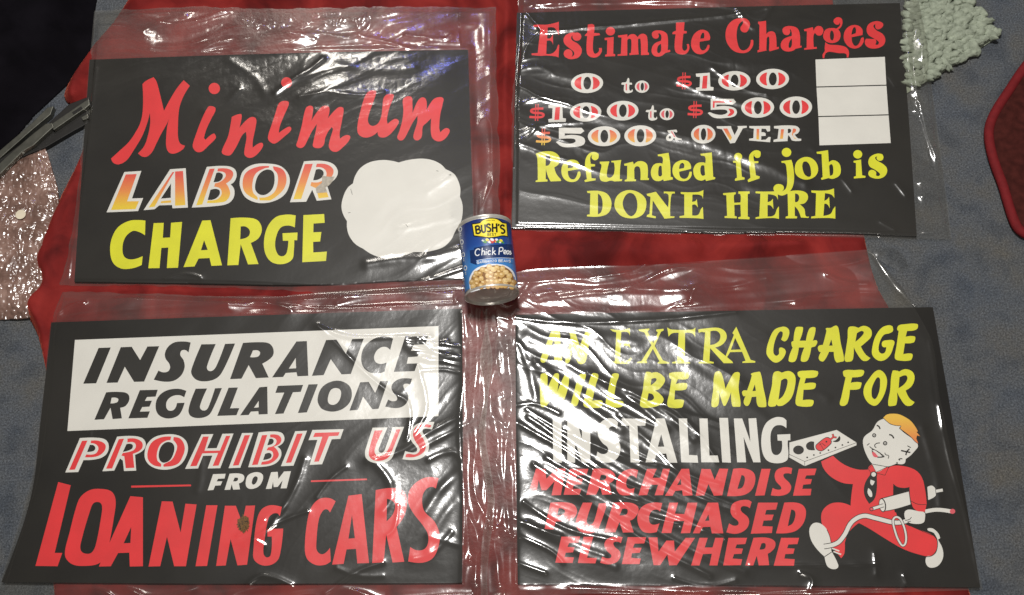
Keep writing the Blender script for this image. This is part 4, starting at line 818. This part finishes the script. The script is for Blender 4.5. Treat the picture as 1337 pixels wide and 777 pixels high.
# ------------------------------------------------------------------ generic draped / padded sheet from an outline
def sheet(poly, st, zf, m, name, parent=None, thick=.002, edge_z=.002):
    xs = [p[0] for p in poly]; ys = [p[1] for p in poly]
    X, Y = np.meshgrid(np.arange(min(xs) - st, max(xs) + 2 * st, st), np.arange(min(ys) - st, max(ys) + 2 * st, st))
    D = sdist(X, Y, poly); ok = D < st * .9; near = (D > -st * .25) & (D < st * .95)
    gx = (sdist(X + 1e-4, Y, poly) - D) / 1e-4; gy = (sdist(X, Y + 1e-4, poly) - D) / 1e-4; gl = np.hypot(gx, gy) + 1e-9
    Xs = np.where(near, X - D * gx / gl, X); Ys = np.where(near, Y - D * gy / gl, Y)
    dep = np.where(near, 0, -D); Z = zf(Xs, Ys, np.maximum(dep, 0)); Z = np.where(near & (Z > edge_z), edge_z + (Z - edge_z) * .25, Z)
    V, Q = grid_mesh(np.stack([Xs, Ys, Z], -1)); Q = Q[ok.ravel()[Q].all(1)]
    used = np.unique(Q); rm = np.full(len(V), -1); rm[used] = np.arange(len(used))
    o = link(name, fast_mesh(V[used], rm[Q]), m, parent)
    if thick: md = o.modifiers.new('thickness', 'SOLIDIFY'); md.thickness = thick; md.offset = -1
    return o
def xy(s, z=0.0): return [tuple(p)[:2] for p in pixs(path(s), z)]

# dark fabric heap, top left
DARK = mottled('black_fabric', (.0042, .0036, .005), .9, .3, 25, .03, .3, 700)
def heap():
    poly = xy('-260,-150! 60,-170 155,-90 132,-20 124,20 121,58 110,90 84,116 46,152 8,194 -60,240 -260,330!')
    zf = lambda X, Y, d: .003 + .045 * sstep(0, .06, d) + sstep(0, .05, d) * (.008 * fbm(X * 12 + Y * 5, Y * 7, 3, 14) + .006 * (1 - np.abs(vnoise(X * 20 + Y * 12, Y * 6, 4))) ** 3)
    tag(sheet(poly, .0032, zf, DARK, 'black_jacket', None, .002, .003), 'crumpled black fabric garment lying in the dark top left corner', 'clothing')
heap()

# folded metal stand beside it
METAL = mottled('dull_steel', (.17, .17, .145), .36, .2, 90, .5); METAL.node_tree.nodes['Principled BSDF'].inputs['Metallic'].default_value = .85
BLKMET = mottled('black_metal', (.012, .011, .010), .45, .2, 60, .4)
def prism(name, pts, z0, z1, m, parent, bev=.0008, label=None):
    bm = bmesh.new(); vs = [bm.verts.new((p[0], p[1], z1)) for p in pts]; f = bm.faces.new(vs); f.normal_update()
    if f.normal.z < 0: f.normal_flip()
    r = bmesh.ops.extrude_face_region(bm, geom=[f]); bmesh.ops.translate(bm, verts=[e for e in r['geom'] if isinstance(e, bmesh.types.BMVert)], vec=(0, 0, z0 - z1))
    bmesh.ops.recalc_face_normals(bm, faces=bm.faces)
    if bev: bmesh.ops.bevel(bm, geom=bm.edges[:], offset=bev, segments=2, affect='EDGES', profile=.7)
    me = bpy.data.meshes.new('mesh'); bm.to_mesh(me); bm.free(); o = link(name, me, m, parent)
    if label: o['label'] = label
    return o
p0 = pix(50, 175, 0)
st_ = empty('folded_stand', (p0.x, p0.y, 0), 'folded stand of dull steel rails on black bars beside the bubble wrap', 'folding stand')
prism('black_bar', xy('-60,262! 0,208! 62,162! 90,136! 116,126! 114,161! 94,172! 60,192! 30,204! 0,222! -50,268!', .009), .001, .009, BLKMET, st_)
prism('rail', xy('-60,250! 0,197! 40,163! 62,141! 70,139! 66,150! 42,170! 0,207! -58,258!', .010), .001, .011, METAL, st_)
prism('rail', xy('-40,252! 8,206! 40,178! 60,162! 68,161! 70,166! 44,190! 30,198! -30,258!', .016), .0095, .017, METAL, st_)
prism('rail', xy('66,163! 110,133! 116,129! 117,137! 112,141! 70,170!', .016), .0095, .0165, METAL, st_)
prism('slot', xy('94,147! 106,139! 108,142! 96,150!', .0166), .0160, .0169, BLKMET, st_, 0)
prism('rail_tip', xy('106,153! 114,149! 115,154! 108,157!', .013), .0092, .013, METAL, st_, .0005)

# crinkled bubble wrap parcel, left edge
def wrap_mat():
    m, nt, b = mat('crinkled_pink_wrap'); tc = nd(nt, 'ShaderNodeTexCoord')
    n = nd(nt, 'ShaderNodeTexNoise', i_Scale=30.0, i_Detail=4.0); nt.links.new(tc.outputs['Object'], n.inputs['Vector'])
    r = ramp(nt, [(.3, (.11, .064, .050)), (.55, (.20, .118, .094)), (.75, (.31, .20, .165))]); nt.links.new(n.outputs[0], r.inputs[0]); nt.links.new(r.outputs[0], b.inputs['Base Color'])
    b.inputs['Roughness'].default_value = .24; b.inputs['Specular IOR Level'].default_value = .9; b.inputs['Coat Weight'].default_value = .5; b.inputs['Coat Roughness'].default_value = .12
    return m
def wrap():
    poly = xy('-120,235! 0,199 30,194 57,189! 66,215 74,244! 78,300 70,350 62,400! 40,414 0,416 -120,424!', .008)
    c = pix(10, 300); root = empty('bubble_wrap', (c.x, c.y, 0), 'shiny pinkish brown sheet of crinkled bubble wrap with a round white sticker', 'bubble wrap')
    def zf(X, Y, d):
        X = X + .004 * vnoise(X * 30, Y * 30, 51); a = np.abs(vnoise(X * 120 + .6 * vnoise(X * 60, Y * 60, 3), Y * 105, 41)); b = np.abs(vnoise(X * 240, Y * 260, 43))
        return .004 + .004 * sstep(0, .02, d) + .0032 * a + .0016 * b + .003 * vnoise(X * 14, Y * 14, 9)
    sheet(poly, .0012, zf, wrap_mat(), 'wrap_sheet', root, .0015, .004)
    q = pix(27, 280, .0128); bm = bmesh.new(); bmesh.ops.create_cone(bm, cap_ends=True, segments=32, radius1=.0072, radius2=.0072, depth=.0006, matrix=Matrix.Translation((q.x, q.y, .0128)))
    me = bpy.data.meshes.new('mesh'); bm.to_mesh(me); bm.free(); link('sticker', me, mottled('cream_sticker', (.62, .55, .42), .5, .1, 60), root)
wrap()

# green grey tufted mat, top right
def mat_rug():
    PILE = mottled('sage_chenille', (.262, .292, .228), .95, .22, 140, .05, 1.0, 420)
    c = pix(1240, 20); root = empty('tufted_mat', (c.x, c.y, 0), 'thick sage green tufted bath mat partly under the Estimate Charges bag', 'bath mat')
    poly = xy('1181,-90! 1238,-95! 1252,-50 1266,0 1290,26 1303,48! 1262,74 1220,100 1183,122!', .004)
    prism('backing', poly, .0005, .003, PILE, root, 0)
    a = np.array(pix(1180, 112, 0))[:2]; b = np.array(pix(1305, 45, 0))[:2]; d = (b - a) / np.hypot(*(b - a)); nrm = np.array((-d[1], d[0]))
    bm0 = bmesh.new(); bmesh.ops.create_icosphere(bm0, subdivisions=3, radius=1); bv = np.array([v.co[:] for v in bm0.verts]); bf = np.array([[v.index for v in f.verts] for f in bm0.faces]); bm0.free()
    Vs = []; Fs = []; off = 0
    for i in range(-4, 24):
        for j in range(-3, 26):
            p = a + d * (i * .0125 + (.006 if j % 2 else 0) + random.uniform(-.002, .002)) + nrm * (j * .0098 + .004 + random.uniform(-.002, .002))
            sd0 = float(sdist(np.array([p[0]]), np.array([p[1]]), poly)[0])
            if sd0 > -.001: continue
            L = random.uniform(.0085, .0145); wd = random.uniform(.0052, .0078); h = random.uniform(.0045, .0066)
            an = math.atan2(d[1], d[0]) + random.uniform(-.7, .7) + (-.9 if sd0 > -.010 else 0); ti = random.uniform(-.35, .35)
            q = bv * (1 + .22 * fbm(bv[:, [0]] * 3.1 + i * 3.7, bv[:, [1]] * 3.1 + bv[:, [2]] * 2 + j * 5.3, 3, 2) + .06 * vnoise(bv[:, [0]] * 9 + i, bv[:, [1]] * 9 + j + bv[:, [2]] * 5, 6)); q = q * np.array([L, wd, h])
            q = np.stack([q[:, 0] * math.cos(ti) - q[:, 2] * math.sin(ti), q[:, 1], q[:, 0] * math.sin(ti) + q[:, 2] * math.cos(ti)], -1)
            q = np.stack([q[:, 0] * math.cos(an) - q[:, 1] * math.sin(an), q[:, 0] * math.sin(an) + q[:, 1] * math.cos(an), q[:, 2]], -1) + np.array([p[0], p[1], .0068 + random.uniform(-.001, .0022)])
            q[:, 2] = np.maximum(q[:, 2], .0012)
            Vs.append(q); Fs.append(bf + off); off += len(bv)
    o = link('pile', mesh_from(np.concatenate(Vs), np.concatenate(Fs), True), PILE, root); tag(o, kind='stuff')
mat_rug()

# maroon pad with red bound edge, right
def pad():
    c = pix(1360, 190); root = empty('bound_pad', (c.x, c.y, 0), 'dark maroon pad with a bright red bound edge at the right side', 'floor mat')
    line = '1480,-40 1400,10 1337,80 1312,116 1292,148 1285,172 1290,205 1304,245 1316,284 1326,303 1342,312 1400,318 1480,300'
    poly = xy(line + ' 1560,200 1560,40', .006)
    MAR = mottled('maroon_pile', (.045, .010, .008), .9, .35, 90, .1, .6, 600); BIND = mottled('red_binding', (.14, .009, .011), .8, .15, 120, .2, .5, 900)
    sheet(poly, .006, lambda X, Y, d: .004 + .006 * sstep(0, .02, d) + .0012 * fbm(X * 50, Y * 50, 2, 3), MAR, 'pad', root, 0, .004)
    pts = [pix(x, y, .006) for x, y in path(line, False, 8)]; n = 12; V = []; F = []
    for i, p in enumerate(pts):
        t = (pts[min(i + 1, len(pts) - 1)] - pts[max(i - 1, 0)]).normalized(); s = t.cross(Vector((0, 0, 1)))
        for k in range(n):
            a = 2 * math.pi * k / n; V.append(p - s * (-.0062) * -1 + s * .0068 * math.cos(a) + Vector((0, 0, .0062 * math.sin(a) + .0004)))
    for i in range(len(pts) - 1):
        for k in range(n): F.append((i * n + k, i * n + (k + 1) % n, (i + 1) * n + (k + 1) % n, (i + 1) * n + k))
    link('binding', mesh_from(V, F, True), BIND, root)
pad()

# bit of dried debris on sign C
def debris():
    p = pix(318, 684, BOARD_Z); bm = bmesh.new(); bmesh.ops.create_icosphere(bm, subdivisions=5, radius=1)
    co = np.array([v.co[:] for v in bm.verts]); r = .75 + .6 * np.abs(vnoise(co[:, 0] * 4.2 + co[:, 2], co[:, 1] * 4.2 - co[:, 2], 3)) + .25 * vnoise(co[:, 0] * 11, co[:, 1] * 11, 6)
    for v, k in zip(bm.verts, r):
        v.co = (p.x + v.co.x * .0065 * k, p.y + v.co.y * .0095 * k, BOARD_Z + .00075 + v.co.z * .00048 * k)
    me = bpy.data.meshes.new('mesh'); bm.to_mesh(me); bm.free()
    m, nt, b = mat('dried_moss'); tc = nd(nt, 'ShaderNodeTexCoord'); n = nd(nt, 'ShaderNodeTexNoise', i_Scale=480.0, i_Detail=3.0); nt.links.new(tc.outputs['Object'], n.inputs['Vector'])
    rr = ramp(nt, [(.36, (.020, .010, .004)), (.50, (.20, .095, .018)), (.66, (.060, .040, .010))]); nt.links.new(n.outputs[0], rr.inputs[0]); nt.links.new(rr.outputs[0], b.inputs['Base Color']); b.inputs['Roughness'].default_value = .9
    tag(link('debris_clump', me, m), 'small brown clump of dried debris on the red letter N of LOANING', 'debris')
debris()

# ------------------------------------------------------------------ can of chick peas lying on the bags
def can():
    R0 = .0352; zc = .0112 + R0
    c0 = pix(642.6, 386.6, zc); c1 = pix(632.4, 291.0, zc); ax = (c1 - c0).normalized(); Lc = .102
    root = empty('food_can', (c0.x, c0.y, .0112), 'blue labelled can of chick peas lying between the four signs', 'can')
    side_ = ax.cross(Vector((0, 0, 1))).normalized(); upv = Vector((0, 0, 1))
    def P(a, s, r): return c0 + ax * s + side_ * (r * math.sin(a)) + upv * (r * math.cos(a))
    TIN = mottled('tin_plate', (.62, .60, .56), .34, .1, 60, .5, .15, 300); TIN.node_tree.nodes['Principled BSDF'].inputs['Metallic'].default_value = .55
    n = 72
    def lathe(prof, name, m):
        V = [P(2 * math.pi * k / n, s, r) for s, r in prof for k in range(n)]
        F = [(i * n + k, (i + 1) * n + k, (i + 1) * n + (k + 1) % n, i * n + (k + 1) % n) for i in range(len(prof) - 1) for k in range(n)]
        if prof[0][1] < 1e-3: pass
        me = mesh_from(V, F, True); return link(name, me, m, root)
    e = .0001
    def end(s0, sg):   # recessed lid with rolled rim and two rings
        q = [(.0060, R0 - .0004), (.0048, R0 - .0008), (.0036, R0 + .0003), (.0018, R0 + .0011), (.0004, R0 + .0009), (0, R0), (.0002, R0 - .0008), (.0010, R0 - .0013), (.0036, R0 - .0019), (.0040, R0 - .0028), (.0038, R0 - .0050), (.0030, R0 - .0064), (.0038, R0 - .0080),
             (.0038, R0 - .0105), (.0031, R0 - .0120), (.0038, R0 - .0136), (.0038, .010), (.0038, e)]
        return [(s0 + sg * a, r) for a, r in q]
    lathe(end(0, 1), 'lid', TIN); lathe(end(Lc, -1), 'lid', TIN)
    # paper label
    m, nt, b = mat('blue_label'); at = nd(nt, 'ShaderNodeAttribute', attribute_name='ink')
    r = ramp(nt, [(0, (.050, .21, .52)), (.35, (.045, .20, .52)), (.62, (.018, .065, .27)), (1, (.011, .026, .14))]); nt.links.new(at.outputs['Fac'], r.inputs[0]); nt.links.new(r.outputs[0], b.inputs['Base Color'])
    b.inputs['Roughness'].default_value = .3; b.inputs['Coat Weight'].default_value = .3
    ss = np.linspace(.0056, Lc - .0056, 12); V = [P(2 * math.pi * k / n, s, R0) for s in ss for k in range(n)]
    F = [(i * n + k, (i + 1) * n + k, (i + 1) * n + (k + 1) % n, i * n + (k + 1) % n) for i in range(11) for k in range(n)]
    g = [(s - ss[0]) / (ss[-1] - ss[0]) for s in ss for k in range(n)]
    lab = link('label', mesh_from(V, F, True, None, g), m, root)
    # artwork: zoom window K projected on to the cylinder
    def hit(x, y, r):
        d = ray(590 + x / 5.18, 260 + y / 5.18); o = CAM_P - c0
        dp = d - ax * d.dot(ax); op = o - ax * o.dot(ax)
        A = dp.dot(dp); B = 2 * dp.dot(op); C = op.dot(op) - r * r; q = B * B - 4 * A * C
        t = (-B - math.sqrt(max(q, 0))) / (2 * A); return CAM_P + d * t
    class Art:
        def __init__(s): s.v = []; s.f = []; s.m = []; s.mats = []
        def put(s, loops, m_, layer):
            rr = R0 + .00018 * (layer + 1); b0 = len(s.v)
            if m_ not in s.mats: s.mats.append(m_)
            k = s.mats.index(m_); flat = [p for L in loops for p in L]
            tris = [[flat[i] for i in t] for t in tessellate_polygon([[Vector((x, y, 0)) for x, y in L] for L in loops])]
            while tris:
                t = tris.pop(); ln = [math.dist(t[i], t[(i + 1) % 3]) for i in range(3)]; mx = max(ln)
                if mx > 24:
                    i = ln.index(mx); a, b_, c = t[i], t[(i + 1) % 3], t[(i + 2) % 3]; h = ((a[0] + b_[0]) / 2, (a[1] + b_[1]) / 2)
                    tris += [[a, h, c], [h, b_, c]]; continue
                b1 = len(s.v); s.v += [hit(x, y, rr) for x, y in t]; s.f.append((b1, b1 + 1, b1 + 2)); s.m.append(k)
        def paths(s, txt, m_, layer):
            for ln in txt.strip().split('\n'): s.put([path(q) for q in ln.split('|')], m_, layer)
        def lines(s, txt, wd, m_, layer):
            for ln in txt.strip().split('\n'):
                for q in stroke(path(ln, False, 4), wd): s.put([q], m_, layer)
        def build(s, name, lb=None):
            o = link(name, mesh_from(s.v, s.f, False, s.m), s.mats, lab)
            if lb: o['label'] = lb
    YB = mottled('badge_yellow', (.80, .66, .04), .35, .05, 60); BK = mottled('label_black', (.012, .012, .012), .35, .05, 60); NV = mottled('label_navy', (.010, .030, .115), .35, .05, 60)
    WH = mottled('label_white', (.74, .76, .78), .35, .03, 60); MB = mottled('label_mid_blue', (.05, .19, .48), .35, .05, 60); GN = mottled('label_green', (.07, .26, .06), .4, .1, 60); RD = mottled('label_red', (.55, .06, .04), .4, .1, 60)
    PE = [mottled('pea_tan', c, .4, .08, 300) for c in ((.52, .33, .12), (.62, .42, .17), (.70, .51, .24), (.44, .25, .08))]; PS = mottled('pea_shade', (.24, .11, .03), .5, .1, 100); PL = mottled('pea_light', (.74, .56, .30), .4, .05, 100)
    t = Art()
    t.paths('132,164! 188,156 200,140 235,128 270,125 308,132 345,156! 374,160! 382,258! 345,252 300,260 250,265 200,258 146,252!', BK, 0)
    t.paths('140,171! 190,163 206,147 237,135 270,132 305,138 340,163! 368,167! 375,250! 345,245 300,253 250,258 200,251 152,245!', YB, 1)
    t.lines('160,182! 166,236!\n160,186 178,182 186,192 180,203 166,207\n166,209 184,206 192,218 186,229 168,232\n200,174 203,212 212,224 223,220 226,208 223,171\n260,178 250,169 238,174 238,186 255,195 262,207 254,219 238,216\n275,164! 276,224!\n302,164! 304,225!\n275,194! 303,194!\n318,168! 315,182!\n355,186 344,176 332,180 332,194 350,205 357,218 348,230 333,226', 12, BK, 2)
    t.lines('241,231! 241,247!\n241,232 249,233 248,238 241,239\n241,239 250,241 249,246 241,247\n257,231! 257,247! 266,247!\n257,231! 266,231!\n257,239! 264,239!\n282,233 275,231 273,237 281,241 280,247 272,246\n287,232! 301,232!\n294,232! 294,248!', 3.2, BK, 2)
    t.lines('232,147 250,144 262,144\n268,143 285,144 292,146', 2.5, BK, 2)
    t.build('logo', 'yellow badge reading BUSH\'S BEST')
    t = Art()
    for x, y, a, b_, c in ((222, 288, 16, 10, GN), (240, 276, 13, 9, YB), (255, 290, 13, 9, WH), (272, 274, 14, 9, WH), (272, 290, 12, 8, RD), (288, 282, 13, 9, RD), (303, 275, 11, 8, WH), (316, 288, 14, 9, GN), (332, 280, 12, 8, YB), (343, 292, 12, 7, GN), (210, 281, 9, 6, WH), (262, 281, 7, 5, RD), (326, 293, 8, 5, WH), (246, 283, 5, 4, RD), (296, 291, 5, 4, YB)):
        t.put([ell(x, y, a, b_, 14, .4)], c, 0 + (x % 3) * .5)
    t.build('emblem', 'row of small red white and green flowers')
    t = Art()
    t.paths('120,348! 165,338! 168,446! 126,432!', NV, 0); t.paths('148,330! 220,316 300,308 370,306 408,308! 418,398! 340,394 250,398 165,412!', NV, 1)
    t.paths('165,416! 250,402 340,398 418,402! 416,436! 340,420 250,426 168,446!', MB, 1.5)
    t.lines('165,416! 250,402 340,398 416,401!', 2.5, WH, 2)
    t.lines('190,345 180,337 166,342 158,358 160,374 172,382 186,374\n206,330! 202,380!\n204,360 212,350 220,354 218,379\n232,352! 230,378!\n234,339! 235,344!\n262,354 252,349 244,360 248,374 262,370\n278,326! 274,378!\n294,348 277,362\n280,360 297,376\n322,328! 318,376!\n322,330 340,328 346,340 338,352 321,352\n352,362 366,356 362,346 353,352 353,368 366,370\n386,350 376,350 371,362 376,372 384,366\n386,350! 386,372!\n400,354 393,353 394,360 401,366 396,374 391,371', 6.5, WH, 3)
    t.build('banner', 'navy banner reading Chick Peas')
    t = Art()
    x = 170
    GL = dict(G='1,.2 .5,0 0,.5 .5,1 1,.8 1,.55 .6,.55', A='0,1! .5,0! 1,1!/.2,.65! .8,.65!', R='0,1! 0,0! .8,0 .9,.3 .7,.5 0,.5/.5,.5 1,1', B='0,1! 0,0! .8,0 .8,.45 0,.5/0,.5 .95,.55 .9,1 0,1!', N='0,1! 0,0! 1,1! 1,0!', Z='0,0! 1,0! 0,1! 1,1!', O='.5,0 0,.5 .5,1 1,.5 .5,0', E='1,0! 0,0! 0,1! 1,1!/0,.5! .8,.5!', S='1,.15 .4,0 .1,.25 .9,.7 .6,1 0,.85')
    for ch in 'GARBANZO BEANS':
        if ch == ' ': x += 9; continue
        y0 = 421 - (x - 170) * .17 + ((x - 170) / 240) ** 2 * 34
        for sg in GL[ch].split('/'):
            pp = ' '.join('%f,%f%s' % (x + float(k.rstrip('!').split(',')[0]) * 12, y0 + float(k.rstrip('!').split(',')[1]) * 16, '!' if k.endswith('!') else '') for k in sg.split())
            t.lines(pp, 3.4, WH, 3)
        x += 17.2
    t.build('lettering', 'small white lettering reading GARBANZO BEANS')
    t = Art()
    bowl = '116,560 124,520 150,480 200,452 280,438 355,447 405,478 428,520 436,575 440,606! 380,600 300,598 220,606 128,632!'
    t.paths(bowl, WH, 0); t.paths('128,560 140,515 180,478 240,455 300,448 360,460 402,492 420,540 424,590! 380,594 300,590 230,598 170,606 140,590', PS, 1)
    rnd = random.Random(9); pts = []
    for k in range(900):
        x, y = rnd.uniform(130, 425), rnd.uniform(448, 595)
        e_ = ((x - 278) / 146) ** 2 + ((y - 580) / 130) ** 2
        if e_ > .96 or y > 592: continue
        if all(math.dist((x, y), q) > 25 for q in pts): pts.append((x, y))
    for i, (x, y) in enumerate(sorted(pts, key=lambda p: p[1])):
        rr = rnd.uniform(17, 21); a = rnd.uniform(0, 3); L = 1.5 + i * .02
        t.put([ell(x, y, rr * 1.12, rr, 18, a)], PS, L); t.put([ell(x - 1, y - 2, rr * 1.02, rr * .88, 18, a)], PE[rnd.randrange(4)], L + .25); t.put([ell(x - 4, y - 7, rr * .5, rr * .32, 12, .2)], PL, L + .5)
    t.build('picture', 'printed picture of a white bowl of tan chick peas')
    t = Art()
    for x, y, r_ in ((58, 203, 17), (68, 290, 18), (78, 376, 17), (91, 466, 18), (80, 545, 10)):
        t.put([ell(x, y, r_ * .62, r_, 24), ell(x, y, r_ * .38, r_ * .62, 18)], WH, .5)
        t.lines('%d,%d! %d,%d!' % (x - 2, y + r_ + 12, x + 5, y + r_ + 12), 7, WH, .5); t.lines('%d,%d! %d,%d!' % (x - 1, y + r_ + 24, x + 6, y + r_ + 24), 6, WH, .5)
    t.build('symbols', 'column of small white round nutrition symbols')
can()
